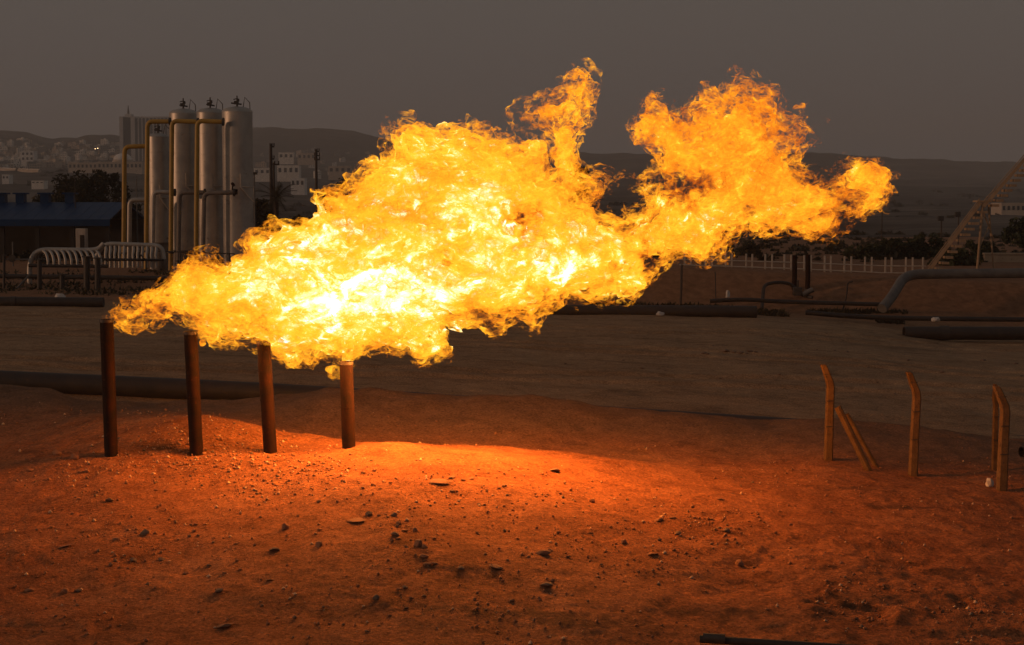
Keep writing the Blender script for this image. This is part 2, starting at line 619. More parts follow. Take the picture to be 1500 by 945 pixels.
# ------------------------------------------------------------------ terrain
LINES = [
    (5.0, [(-900, 1900), (2400, 1900)]),
    (14.0, [(-900, 1390), (750, 1390), (2400, 1390)]),
    (20.0, [(-900, 968), (0, 972), (400, 968), (700, 972), (1100, 1000), (1500, 1000), (2400, 1010)]),
    (25.0, [(-900, 800), (0, 795), (300, 785), (560, 765), (800, 785), (1050, 820), (1300, 835), (1500, 850), (2400, 880)]),
    (29.6, [(-900, 740), (-200, 715), (0, 688), (80, 677), (157, 668), (283, 667), (392, 662), (508, 657), (620, 660), (720, 668), (860, 692), (1000, 712), (1100, 726), (1217, 735), (1342, 745), (1500, 760), (2400, 800)]),
    (31.2, [(-900, 700), (-200, 690), (0, 660), (100, 648), (170, 632), (230, 620), (300, 612), (360, 622), (420, 639), (520, 650), (620, 650), (700, 654), (780, 660), (860, 671), (1000, 689), (1100, 702), (1217, 704), (1342, 712), (1473, 722), (2400, 780)]),
    (33.4, [(-900, 650), (-200, 640), (0, 628), (130, 616), (230, 612), (300, 612), (420, 645), (520, 655), (700, 660), (860, 668), (1000, 672), (1100, 676), (1217, 672), (1342, 688), (1473, 696), (2400, 750)]),
    (38.0, [(-900, 545), (-200, 560), (-60, 566), (0, 563), (70, 566), (110, 585), (165, 594), (240, 593), (320, 591), (400, 577), (480, 567), (560, 574), (620, 584), (700, 578), (780, 583), (860, 597), (1000, 607), (1160, 615), (1350, 627), (1500, 640), (2400, 690)]),
    (40.5, [(-900, 572), (0, 584), (380, 600), (600, 604), (900, 616), (1160, 628), (1500, 652), (2400, 690)]),
    (43.2, [(-900, 535), (-200, 543), (0, 548), (380, 566), (600, 575), (900, 594), (1160, 610), (1500, 634), (2400, 690)]),
    (56.0, [(-900, 478), (0, 490), (500, 502), (820, 515), (1110, 524), (1500, 546), (2400, 580)]),
    (72.0, [(-900, 442), (-200, 446), (0, 448), (500, 456), (820, 463), (1110, 468), (1250, 480), (1400, 496), (1500, 498), (2400, 525)]),
    (79.0, [(-900, 430), (0, 432), (500, 440), (820, 446), (1000, 450), (1100, 455), (1200, 458), (1350, 460), (1500, 466), (2400, 480)]),
    (83.5, [(-900, 422), (0, 424), (250, 428), (500, 425), (800, 405), (1000, 391), (1200, 402), (1300, 405), (1400, 410), (1500, 412), (2400, 420)]),
    (96.0, [(-900, 404), (0, 402), (500, 402), (800, 392), (1000, 388), (1300, 395), (1500, 396), (2400, 400)]),
    (130.0, [(-900, 370), (0, 372), (500, 368), (1000, 372), (1500, 376), (2400, 380)]),
    (300.0, [(-900, 330), (0, 334), (250, 332), (500, 330), (1000, 342), (1500, 344), (2400, 350)]),
    (700.0, [(-900, 295), (0, 300), (250, 300), (500, 304), (900, 318), (1500, 318), (2400, 320)]),
    (1400.0, [(-900, 256), (0, 256), (100, 254), (250, 256), (400, 276), (560, 285), (900, 290), (1200, 292), (1500, 294), (2400, 298)]),
    (2000.0, [(-900, 234), (0, 234), (100, 236), (200, 238), (400, 248), (560, 262), (900, 272), (1200, 275), (1500, 276), (2400, 280)]),
    (3000.0, [(-900, 200), (-150, 192), (0, 197), (48, 198), (60, 202), (72, 209), (82, 206), (110, 200), (150, 196), (178, 203), (250, 214), (330, 218), (400, 226), (560, 238), (900, 252), (1200, 256), (1500, 260), (2400, 262)]),
    (3900.0, [(-900, 215), (0, 212), (150, 214), (300, 208), (352, 200), (370, 191), (400, 186), (430, 189), (470, 190), (500, 193), (530, 199), (560, 207), (640, 217), (800, 223), (930, 226), (1200, 227), (1300, 233), (1500, 241), (2400, 250)]),
    (5200.0, [(-900, 290), (2400, 290)]),
]
LY = np.array([l[0] for l in LINES])
_UU = np.arange(-900, 2401, 4.0)
_ker = np.exp(-np.linspace(-2, 2, 13) ** 2)
_ker /= _ker.sum()
_tab = []
for _Y, _p in LINES:
    _y = np.interp(_UU, [a for a, b in _p], [b for a, b in _p])
    _y = np.convolve(np.pad(_y, 6, mode='edge'), _ker, 'valid')
    _tab.append(zat(_y, _Y))
ZT = np.array(_tab)
N_A, N_B, N_C = Noise(21), Noise(22), Noise(23)


def base_z(u, Y):
    u = np.asarray(u, float)
    Y = np.asarray(Y, float)
    u, Y = np.broadcast_arrays(u, Y)
    iu = np.clip((u + 900) / 4.0, 0, len(_UU) - 1.001)
    i0 = iu.astype(int)
    fu = iu - i0
    L = np.log(LY)
    l = np.log(np.clip(Y, LY[0], LY[-1] - 0.01))
    k = np.clip(np.searchsorted(L, l, 'right') - 1, 0, len(L) - 2)
    zk = lambda j: ZT[j, i0] * (1 - fu) + ZT[j, i0 + 1] * fu
    km, kp = np.maximum(k - 1, 0), np.minimum(k + 2, len(L) - 1)
    z0, z1, zm, zp = zk(k), zk(k + 1), zk(km), zk(kp)
    h = L[k + 1] - L[k]
    s = (z1 - z0) / h
    sm = np.where(k > 0, (z0 - zm) / np.maximum(L[k] - L[km], 1e-9), s)
    sp = np.where(k < len(L) - 2, (zp - z1) / np.maximum(L[kp] - L[k + 1], 1e-9), s)

    def lim(a, b):
        return np.where(a * b > 0, 2 * a * b / np.where(np.abs(a + b) < 1e-9, 1, a + b), 0)
    m0, m1 = lim(sm, s), lim(s, sp)
    t = (l - L[k]) / h
    return ((2 * t ** 3 - 3 * t ** 2 + 1) * z0 + (t ** 3 - 2 * t ** 2 + t) * h * m0 + (-2 * t ** 3 + 3 * t ** 2) * z1 + (t ** 3 - t ** 2) * h * m1)


def ground_z(X, Y):
    X = np.asarray(X, float)
    Y = np.asarray(Y, float)
    u = 750 + FPX * X / np.maximum(Y, 1)
    z = base_z(u, Y)
    near = np.clip((37 - Y) / 4, 0, 1)
    mid = np.clip((Y - 36) / 4, 0, 1) * np.clip((110 - Y) / 30, 0, 1)
    far = np.clip((Y - 200) / 400, 0, 1)
    rough = 1 + 0.5 * np.clip((X - 2.0) / 4, 0, 1) * np.clip((28 - Y) / 3, 0, 1)
    z = z + near * rough * (0.05 * N_A.fbm(X * 0.8, Y * 0.8, 0.3, 3) + 0.018 * np.abs(N_B.fbm(X * 2.2, Y * 2.2, 1.1, 3)) + 0.008 * N_C.fbm(X * 7, Y * 7, 2.2, 3, 0.6))
    # gullies and lumps at the foot of the slope
    g = N_B.fbm(X * 0.9 + 0.6 * N_A(X * 1.4, Y * 1.4, 4.4), Y * 1.1, 7.7, 3)
    z = z - near * 0.12 * np.clip((X - 1.5) / 3, 0, 1) * np.clip((29 - Y) / 4, 0, 1) * np.clip(g - 0.15, 0, 1)
    z = z + 0.10 * np.exp(-((Y - 38) / 1.6) ** 2) * N_A.fbm(X * 0.55, Y * 0.4, 2.6, 4)
    for (ya, sl_, ph) in ((47.5, 0.05, 0.0), (49.4, 0.05, 0.0), (56.0, -0.06, 2.0), (58.0, -0.06, 2.0), (65.0, 0.03, 4.0), (67.2, 0.03, 4.0)):
        c = ya + sl_ * X + 1.1 * np.sin(X * 0.14 + ph)
        z = z - 0.07 * np.exp(-((Y - c) / 0.28) ** 2) + 0.035 * np.exp(-((Y - c - 0.5) / 0.25) ** 2)
    z = z + mid * (0.05 * N_A.fbm(X * 0.35, Y * 0.35, 5.5, 3) + 0.012 * N_B.fbm(X * 0.6, Y * 3.0, 6.6, 2))
    z = z + far * (2.5 * N_A.fbm(X * 0.012, Y * 0.012, 8.1, 4) + 9.0 * np.clip((Y - 1500) / 1500, 0, 1) * N_B.fbm(X * 0.006, Y * 0.006, 9.2, 4))
    return z


def gz(X, Y):
    return float(ground_z(X, Y))


def on_ground(u, Y):
    X = (u - 750) / FPX * Y
    return Vector((X, Y, gz(X, Y)))


def hit(u, v, y0=15.0, y1=4000.0):
    """Ground point seen at photo pixel (u, v): first crossing along the ray."""
    Ys = np.geomspace(y0, y1, 1600)
    b = -(v - 472.5) / FPX
    zz = CAM_Z + Ys * (-SP + b * CP) / (CP + b * SP)
    k = (CP + b * SP)
    X = (u - 750) / FPX * Ys / k
    below = zz < ground_z(X, Ys)
    i = int(np.argmax(below)) if below.any() else len(Ys) - 1
    return Vector((X[i], Ys[i], gz(X[i], Ys[i])))


def sheet(name, Us, Ys, mat):
    U, Y = np.meshgrid(Us, Ys)
    X = (U - 750) / FPX * Y
    Z = ground_z(X, Y)
    V = np.stack([X, Y, Z], -1).reshape(-1, 3)
    nu, ny = len(Us), len(Ys)
    i = np.arange((ny - 1) * nu).reshape(ny - 1, nu)[:, :-1].ravel()
    F = np.stack([i, i + 1, i + 1 + nu, i + nu], 1)
    o = link(name, np_mesh(name, V, F, mat))
    return tag(o, kind='structure')


def dirt_material():
    m, nt, out = mat_new('dry_earth')
    tc = nd(nt, 'ShaderNodeTexCoord')
    v = tc.outputs['Object']
    sep = nd(nt, 'ShaderNodeSeparateXYZ')
    nt.links.new(v, sep.inputs[0])
    big = noise_n(nt, v, 0.35, 5, 0.6, 0.5)
    med = noise_n(nt, v, 2.3, 8, 0.65, 0.4)
    fin = noise_n(nt, v, 19.0, 8, 0.7, 0.2)
    red = ramp(nt, big, [(0.3, (0.265, 0.100, 0.042)), (0.55, (0.34, 0.138, 0.060)), (0.75, (0.395, 0.175, 0.084))]).outputs['Color']
    patches = ramp(nt, med, [(0.30, (0.42, 0.38, 0.36)), (0.44, (0.82, 0.80, 0.79)), (0.56, (1, 1, 1)), (0.70, (1.3, 1.3, 1.3))]).outputs['Color']
    red = mixc(nt, 0.85, red, patches, 'MULTIPLY')
    grit = ramp(nt, fin, [(0.36, (0.34, 0.30, 0.28)), (0.46, (0.86, 0.86, 0.86)), (0.55, (1.05, 1.05, 1.05)), (0.63, (1.8, 1.7, 1.55))]).outputs['Color']
    red = mixc(nt, 0.8, red, grit, 'MULTIPLY')
    # packed yard with vehicle tracks drawn out sideways
    mp = nd(nt, 'ShaderNodeMapping')
    mp.inputs['Scale'].default_value = (0.55, 1.0, 1)
    mp.inputs['Rotation'].default_value = (0, 0, R(5))
    nt.links.new(v, mp.inputs[0])
    tr = noise_n(nt, mp.outputs[0], 0.55, 9, 0.68, 0.9)
    yard = ramp(nt, tr, [(0.3, (0.22, 0.135, 0.075)), (0.48, (0.35, 0.22, 0.125)), (0.7, (0.44, 0.29, 0.17))]).outputs['Color']
    yard = mixc(nt, 0.6, yard, patches, 'MULTIPLY')
    yard = mixc(nt, 0.8, yard, grit, 'MULTIPLY')
    brn = ramp(nt, med, [(0.3, (0.17, 0.085, 0.045)), (0.7, (0.33, 0.17, 0.09))]).outputs['Color']
    # red spoil in front, dull bund,, grey yard behind the bund, spoil again on the far bund
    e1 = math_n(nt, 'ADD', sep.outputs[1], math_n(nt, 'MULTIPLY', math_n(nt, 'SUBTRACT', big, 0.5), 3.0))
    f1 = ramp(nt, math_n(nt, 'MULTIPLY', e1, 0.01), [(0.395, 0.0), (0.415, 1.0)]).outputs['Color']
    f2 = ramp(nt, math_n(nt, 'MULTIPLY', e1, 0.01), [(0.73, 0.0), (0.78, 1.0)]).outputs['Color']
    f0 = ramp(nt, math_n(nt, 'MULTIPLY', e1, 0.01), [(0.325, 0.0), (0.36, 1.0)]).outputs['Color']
    dull = ramp(nt, med, [(0.3, (0.13, 0.075, 0.045)), (0.7, (0.24, 0.135, 0.08))]).outputs['Color']  # brown bund earth, its lack of flame light put into the tone
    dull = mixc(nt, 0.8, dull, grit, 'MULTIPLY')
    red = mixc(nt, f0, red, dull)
    # shade of pits and hollows, painted into the soil colour
    for (px, py, a, b_, rot) in SHADE_PATCHES:
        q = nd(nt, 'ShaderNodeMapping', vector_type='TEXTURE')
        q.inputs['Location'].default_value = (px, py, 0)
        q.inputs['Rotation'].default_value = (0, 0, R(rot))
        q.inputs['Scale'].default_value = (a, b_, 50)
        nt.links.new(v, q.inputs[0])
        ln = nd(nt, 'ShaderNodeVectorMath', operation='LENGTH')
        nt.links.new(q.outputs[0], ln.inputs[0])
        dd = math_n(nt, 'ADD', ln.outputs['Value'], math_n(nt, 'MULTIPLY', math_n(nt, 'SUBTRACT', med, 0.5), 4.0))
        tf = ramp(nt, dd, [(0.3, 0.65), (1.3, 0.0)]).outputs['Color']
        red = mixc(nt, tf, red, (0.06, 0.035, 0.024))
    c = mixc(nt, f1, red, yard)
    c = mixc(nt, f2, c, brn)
    b = nd(nt, 'ShaderNodeBsdfPrincipled', Roughness=0.95)
    b.inputs['Specular IOR Level'].default_value = 0.15
    nt.links.new(c, b.inputs['Base Color'])
    vf = noise_n(nt, v, 62.0, 4, 0.7)
    hgt = math_n(nt, 'ADD', math_n(nt, 'ADD', math_n(nt, 'MULTIPLY', fin, 0.8), math_n(nt, 'MULTIPLY', vf, 0.35)), math_n(nt, 'MULTIPLY', med, 0.5))
    bn = nd(nt, 'ShaderNodeBump', Strength=1.0, Distance=0.06)
    nt.links.new(hgt, bn.inputs['Height'])
    nt.links.new(bn.outputs[0], b.inputs['Normal'])
    nt.links.new(b.outputs[0], out.inputs['Surface'])
    return m


def hill_material():
    m, nt, out = mat_new('dry_hillside')
    tc = nd(nt, 'ShaderNodeTexCoord')
    v = tc.outputs['Object']
    mp = nd(nt, 'ShaderNodeMapping')
    mp.inputs['Scale'].default_value = (0.4, 1.0, 1.6)
    nt.links.new(v, mp.inputs[0])
    a = noise_n(nt, mp.outputs[0], 0.012, 8, 0.65, 0.8)
    b_ = noise_n(nt, mp.outputs[0], 0.05, 6, 0.6, 0.4)
    c = ramp(nt, a, [(0.3, (0.035, 0.028, 0.022)), (0.5, (0.095, 0.075, 0.06)), (0.7, (0.22, 0.18, 0.145))]).outputs['Color']
    c = mixc(nt, 0.6, c, ramp(nt, b_, [(0.35, 0.45), (0.6, 1.0)]).outputs['Color'], 'MULTIPLY')
    b = nd(nt, 'ShaderNodeBsdfPrincipled', Roughness=0.95)
    b.inputs['Specular IOR Level'].default_value = 0.1
    nt.links.new(c, b.inputs['Base Color'])
    nt.links.new(b.outputs[0], out.inputs['Surface'])
    return m


SHADE_PATCHES = []  # spots where pit shade is darkened into the ground colour
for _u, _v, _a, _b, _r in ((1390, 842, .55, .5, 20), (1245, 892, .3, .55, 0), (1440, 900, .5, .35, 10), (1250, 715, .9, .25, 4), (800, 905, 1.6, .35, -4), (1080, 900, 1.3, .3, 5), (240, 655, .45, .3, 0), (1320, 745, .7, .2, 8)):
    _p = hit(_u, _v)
    SHADE_PATCHES.append((_p.x, _p.y, _a, _b, _r))
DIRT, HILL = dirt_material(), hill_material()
_fine = np.arange(-60, 1561, 3.2)
_Us = np.concatenate([np.arange(-900, -60, 16.0), _fine, np.arange(1564, 2401, 16.0)])
_Ys = np.concatenate([np.arange(5, 18, 0.4), np.arange(18, 36, 0.045), np.arange(36, 48, 0.1), np.arange(48, 72, 0.14), np.arange(72, 100, 0.4), np.geomspace(100, 260, 40)])
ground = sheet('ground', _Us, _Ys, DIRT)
_Ys2 = np.concatenate([[260.0], np.geomspace(260, 5200, 230)[1:]])
hills = sheet('hills', _Us, _Ys2, HILL)
# ------------------------------------------------------------------ materials for the plant
M = {}
M['rust'] = surface('burnt_steel', (0.007, 0.0045, 0.004), (0.026, 0.009, 0.0055), 5, 0.85, 0.0, 0.35, 30, (0.055, 0.017, 0.008), 0.58)
M['dark_pipe'] = surface('dark_pipe_steel', (0.014, 0.011, 0.010), (0.034, 0.024, 0.02), 3, 0.6, 0, 0.2, 25, (0.06, 0.03, 0.018), 0.62)
M['grey_pipe'] = surface('weathered_grey_pipe', (0.07, 0.066, 0.063), (0.14, 0.13, 0.12), 2, 0.6, 0, 0.1, 25, (0.09, 0.06, 0.04), 0.62)
M['clad'] = surface('aluminium_cladding', (0.33, 0.30, 0.27), (0.48, 0.44, 0.39), 1.1, 0.47, 0.6, 0.08, 9, (0.14, 0.09, 0.065), 0.62)
M['clad_dark'] = surface('tank_skirt_steel', (0.12, 0.10, 0.085), (0.24, 0.20, 0.17), 1.5, 0.65, 0.2, 0.1, 12, (0.07, 0.04, 0.03), 0.6)
M['silver'] = surface('silver_pipe_lagging', (0.30, 0.28, 0.255), (0.46, 0.43, 0.39), 2.0, 0.5, 0.45, 0.1, 14, (0.13, 0.09, 0.06), 0.63)
M['yellow'] = surface('ochre_gas_pipe_paint', (0.30, 0.17, 0.025), (0.44, 0.26, 0.035), 2.5, 0.5, 0, 0.1, 20, (0.16, 0.08, 0.03), 0.64)
M['fitting'] = surface('dark_valve_iron', (0.03, 0.026, 0.024), (0.07, 0.058, 0.05), 6, 0.6, 0.3, 0.1, 30)
M['post'] = surface('cranked_concrete_post', (0.095, 0.056, 0.026), (0.165, 0.10, 0.047), 7, 0.9, 0, 0.6, 30, (0.07, 0.045, 0.03), 0.55)
M['white'] = surface('dusty_white_paint', (0.36, 0.31, 0.26), (0.52, 0.45, 0.38), 3, 0.7, 0, 0.1, 20, (0.25, 0.18, 0.13), 0.62)
M['tan_steel'] = surface('sun_bleached_steel', (0.25, 0.165, 0.095), (0.38, 0.26, 0.155), 3, 0.65, 0, 0.1, 20, (0.15, 0.09, 0.05), 0.62)
M['blue'] = surface('blue_roof_sheet', (0.004, 0.028, 0.085), (0.008, 0.042, 0.12), 1.0, 0.5, 0, 0.1, 9, (0.03, 0.04, 0.05), 0.62)
M['shed'] = surface('sooty_shed_wall', (0.018, 0.014, 0.012), (0.04, 0.03, 0.025), 1.0, 0.85, 0, 0.1, 9)
M['stone'] = surface('dusty_stone', (0.22, 0.105, 0.055), (0.34, 0.16, 0.085), 6, 0.9, 0, 0.5, 26, (0.2, 0.12, 0.075), 0.6)
M['pale_stone'] = surface('pale_stone', (0.45, 0.3, 0.19), (0.65, 0.46, 0.3), 6, 0.85, 0, 0.3, 26)
M['dark_stone'] = surface('dark_stone', (0.11, 0.078, 0.06), (0.22, 0.14, 0.095), 7, 0.9, 0, 0.5, 26)
M['bag'] = surface('crumpled_plastic', (0.42, 0.39, 0.36), (0.56, 0.53, 0.5), 9, 0.6, 0, 0.6, 20)
M['wood'] = surface('grey_timber_pole', (0.04, 0.03, 0.025), (0.08, 0.06, 0.05), 4, 0.9, 0, 0.2, 30)
M['bark'] = surface('bark', (0.03, 0.022, 0.017), (0.07, 0.05, 0.036), 8, 0.9, 0, 0.5, 30)
M['tanwall'] = surface('rendered_tan_wall', (0.42, 0.30, 0.20), (0.54, 0.40, 0.27), 1.5, 0.9, 0, 0.15, 12, (0.18, 0.12, 0.08), 0.62)


for _n in [*M['rust'].node_tree.nodes, *M['blue'].node_tree.nodes, *M['post'].node_tree.nodes]:
    if _n.type == 'BSDF_PRINCIPLED':
        _n.inputs['Specular IOR Level'].default_value = 0.15


def leaf_material(name, a, b):
    m, nt, out = mat_new(name)
    tc = nd(nt, 'ShaderNodeTexCoord')
    c = ramp(nt, noise_n(nt, tc.outputs['Object'], 1.4, 4, 0.6), [(0.3, a), (0.7, b)]).outputs['Color']
    p = nd(nt, 'ShaderNodeBsdfPrincipled', Roughness=0.75)
    p.inputs['Specular IOR Level'].default_value = 0.2
    nt.links.new(c, p.inputs['Base Color'])
    nt.links.new(p.outputs[0], out.inputs['Surface'])
    return m


M['leaf'] = leaf_material('dusty_leaves', (0.028, 0.026, 0.014), (0.06, 0.048, 0.028))
M['leaf_green'] = leaf_material('dull_green_leaves', (0.025, 0.032, 0.015), (0.055, 0.06, 0.028))


def lamp_mat(name, col, s):
    m, nt, out = mat_new(name)
    e = nd(nt, 'ShaderNodeEmission', Strength=s)
    e.inputs['Color'].default_value = (*col, 1)
    nt.links.new(e.outputs[0], out.inputs['Surface'])
    return m


# ------------------------------------------------------------------ flare pipes
def flare_pipe(u, v, topu, topv, Y, label):
    b = on_ground(u, Y)
    t = thing('flare_pipe', label, 'flare pipe', b, 'row of four flare pipes under the flame')
    top = at(topu, topv, Y + 0.02)
    d = top - b
    p0 = b - d.normalized() * 0.35
    n = 14
    mb = MB()
    pts, rs = [], []
    for k in range(n + 1):
        q = p0 + (top - p0) * (k / n)
        pts.append(q)
        rs.append(0.122 * (1 + 0.015 * math.sin(k * 2.1 + u)))
    mb.tube(pts[::-1], rs[::-1], 28, hollow=0.08)
    mb.build('pipe', M['rust'], t)
    ring = MB()
    for f in (0.47,):
        q = b + d * f
        ring.tube([q - d.normalized() * 0.012, q + d.normalized() * 0.012], 0.128, 28)
    ring.build('weld_seam', M['rust'], t)
    lip = MB()
    q = top
    lip.lathe([(0.112, -0.05), (0.132, -0.05), (0.132, 0.004), (0.112, 0.004), (0.112, -0.05)], q, 28)
    lip.build('rim', M['fitting'], t)
    return t


flare_pipe(158, 668, 156, 468, 29.6, 'rusty flare pipe standing clear of the others with the flame tip just above its rim')
flare_pipe(284, 667, 279, 486, 29.6, 'rusty flare pipe standing before the rounded dirt bump with a clod shadow at its foot')
flare_pipe(393, 662, 386, 500, 29.6, 'leaning rusty flare pipe just past the end of the rounded dirt bump')
flare_pipe(509, 657, 507, 530, 29.6, 'shortest looking flare pipe, its top hidden in flame, beside the brightest orange ground')


# ------------------------------------------------------------------ long pipes lying about
def lying_pipe(name, pts, r, mat, label, cat='pipe', n=20, open_end=False, collars=(), group=None, rad=0.5):
    P = [Vector(p) for p in pts]
    t = thing(name, label, cat, P[0], group)
    mb = MB()
    mb.tube(P, r, n, hollow=0.14 if open_end else 0)
    mb.build('pipe', mat, t)
    for (q, d, w, rr) in collars:
        c = MB()
        d = Vector(d).normalized()
        c.tube([Vector(q) - d * w / 2, Vector(q) + d * w / 2], rr, n)
        c.build('collar', M['fitting'], t)
    return t


def gp(u, Y, dz=0.0):
    p = on_ground(u, Y)
    p.z = float(base_z(u, Y)) + dz
    return p


lying_pipe('buried_pipeline', curve_pts([at(u, v, Y) for u, v, Y in ((-260, 545, 41.6), (0, 558, 41.5), (200, 567, 41.4), (400, 577, 41.4), (640, 592, 41.6), (900, 611, 42.0), (1160, 628, 42.4), (1500, 653, 42.8), (1760, 668, 43))]), 0.27, M['dark_pipe'],
           'long dark pipeline half sunk in the trench behind the low red dirt ridge', 'pipeline')
p0, p1 = at(1324, 488, 70.2), at(1720, 489, 70.4)
lying_pipe('loose_pipe', [p0, p0.lerp(p1, .3), p1], 0.29, M['dark_pipe'], 'thick dark pipe with open end lying on the yard near the bank', open_end=True,
           collars=[(at(1383, 488, 70.25), p1 - p0, 0.35, 0.315)], group='dark pipes lying on the yard')
p0, p1 = at(1108, 457, 73.5), at(700, 455, 73.2)
lying_pipe('loose_pipe', [p0, p0.lerp(p1, .3), p1], 0.28, M['dark_pipe'], 'thick dark pipe lying along the foot of the bank, running behind the flame', group='dark pipes lying on the yard')
p0, p1 = at(152, 443, 72.5), at(-300, 440, 72)
lying_pipe('loose_pipe', [p0, p0.lerp(p1, .1), p0.lerp(p1, .4), p1], 0.22, M['dark_pipe'], 'dark pipe lying on the yard below the ribbed manifolds', collars=[(at(20, 442, 72.35), p1 - p0, 0.2, 0.24)], group='dark pipes lying on the yard')
lying_pipe('bank_pipe', elbow([at(1292, 452, 77.5), at(1306, 436, 78.2), at(1326, 402, 80.0), at(1400, 401, 80.2), at(1760, 398, 80.5)], 0.8, 6), 0.24, M['grey_pipe'],
           'grey pipe bending down over the edge of the red bank below the stairway')
lying_pipe('thin_pipe', curve_pts([at(1180, 458, 75), at(1260, 464, 75), at(1380, 467, 75), at(1720, 470, 75)]), 0.11, M['dark_pipe'], 'thin dark pipe running along the ground behind the thick open pipe', group='thin pipes at the bank foot')
lying_pipe('thin_pipe', curve_pts([at(1040, 441, 78), at(1090, 439, 78), at(1150, 442, 78), at(1290, 446, 78)]), 0.10, M['dark_pipe'], 'thin dark pipe along the bank foot between the two upright pipes and the grey bend', group='thin pipes at the bank foot')
p0 = at(1025, 936, 20.6)
p1 = at(1440, 962, 20.0)
lying_pipe('steel_rail', [p0, p1], 0.05, M['dark_pipe'], 'dark steel pipe lying at the bottom edge of the dirt slope', collars=[(at(1046, 935, 20.55), p1 - p0, 0.28, 0.062)])
p0 = at(1496, 662, 33.6)
lying_pipe('pipe_stub', [p0, p0 + Vector((2.2, 0.6, 0.0))], 0.115, M['dark_pipe'], 'dark pipe end poking into view behind the outermost fence posts', open_end=True)

# ------------------------------------------------------------------ cranked posts of a dismantled fence
def cranked_post(u, v, top_v, Y, label, w=0.155, lean=0.0, crank=-0.16, strut=None, mat='post'):
    b = on_ground(u, Y)
    s = FPX / Y
    h = (v - top_v) / s
    t = thing('fence_post', label, 'fence post', b, 'cranked concrete posts of the dismantled fence')
    knee = h * 0.79
    mb = MB()
    hw = w / 2
    secs = [((0, 0, -0.3), hw * 1.12), ((lean * 0.5, 0, knee * 0.5), hw * 1.04), ((lean, 0, knee - 0.06), hw), ((lean - 0.02, 0, knee + 0.06), hw), ((lean + crank, -0.05, h - 0.03), hw * 0.82), ((lean + crank - 0.02, -0.05, h), hw * 0.7)]
    vs, fs = [], []
    for (c, q) in secs:
        cc = b + Vector(c)
        k = q * 0.3
        for (x, y) in ((-q + k, -q), (q - k, -q), (q, -q + k), (q, q - k), (q - k, q), (-q + k, q), (-q, q - k), (-q, -q + k)):
            vs.append(cc + Vector((x, y, 0)))
    for i in range(len(secs) - 1):
        for k in range(8):
            a, c = i * 8 + k, i * 8 + (k + 1) % 8
            fs.append((a, c, c + 8, a + 8))
    fs.append(tuple(range(7, -1, -1)))
    fs.append(tuple(range(len(vs) - 8, len(vs))))
    mb.add(vs, fs)
    mb.build('shaft', M[mat], t, angle=30)
    for zf in (0.35, 0.62, 0.9):
        ties = MB()
        x = lean * zf if zf < 0.79 else lean + crank * 0.5
        q = b + Vector((x, -hw - 0.012, h * zf))
        ties.tube([q + Vector((-hw, 0, 0)), q + Vector((hw, 0, 0.01))], 0.008, 6)
        ties.build('wire_tie', M['fitting'], t)
    for (au, av, bu, bv, dY, br) in (strut or ()):
        a = at(au, av, Y + dY)
        e = on_ground(bu, Y + dY - 0.2)
        sm = MB()
        d = (e - a)
        sm.tube([a, e + d.normalized() * 0.2], br, 8)
        sm.build('brace', M[mat], t)
    return t


cranked_post(1217, 676, 535, 33.2, 'cranked concrete post propped by two slanting braces', lean=0.03, crank=-0.15, strut=[(1227, 596, 1277, 684, -0.3, 0.072), (1240, 606, 1288, 680, 0.12, 0.05)])
cranked_post(1342, 695, 541, 32.6, 'cranked concrete post standing alone without a brace, midway along the row', lean=0.06, crank=-0.17)
cranked_post(1474, 711, 556, 31.6, 'thicker cranked post with a white scrap of litter at its foot', w=0.17, lean=0.04, crank=-0.18)
cranked_post(1463, 690, 562, 33.8, 'thin darker post close behind the thicker cranked post', w=0.10, lean=0.0, crank=-0.03)

# white scrap at the foot of the outer post, white sack by the manifold, pale lumps by the pipe
def crumple(name, c, s, label, cat, seed):
    rr = random.Random(seed)
    import bmesh
    bm = bmesh.new()
    bmesh.ops.create_icosphere(bm, subdivisions=2, radius=1)
    for v in bm.verts:
        k = 0.75 + 0.45 * rr.random()
        v.co = Vector((v.co.x * k * s[0] / 2, v.co.y * k * s[1] / 2, max(-0.35, v.co.z * k) * s[2] / 2))
    me = bpy.data.meshes.new(name)
    bm.to_mesh(me)
    bm.free()
    me.materials.append(M['bag'])
    o = link(name, me)
    o.location = Vector(c) + Vector((0, 0, s[2] * 0.2))
    return tag(o, label, cat)


p = hit(1449, 714)
crumple('plastic_scrap', p, (0.16, 0.12, 0.24), 'crumpled white plastic scrap at the foot of the cranked post', 'litter', 1)
p = on_ground(87, 72.9)
crumple('white_sack', p, (0.55, 0.4, 0.75), 'white sack lying on the dark pipe below the ribbed manifold', 'sack', 2)
crumple('pale_lump', at(967, 462, 72.6), (0.35, 0.25, 0.25), 'pale lump of rubbish against the thick dark pipe by the flame', 'litter', 3)
crumple('plastic_bag', at(1370, 471, 74.3), (0.42, 0.3, 0.3), 'pale plastic bag caught between the thin and the thick pipe', 'litter', 4)
crumple('plastic_bag', at(1066, 436, 77.3), (0.2, 0.2, 0.5), 'torn white bag snagged at the foot of the bank', 'litter', 5)

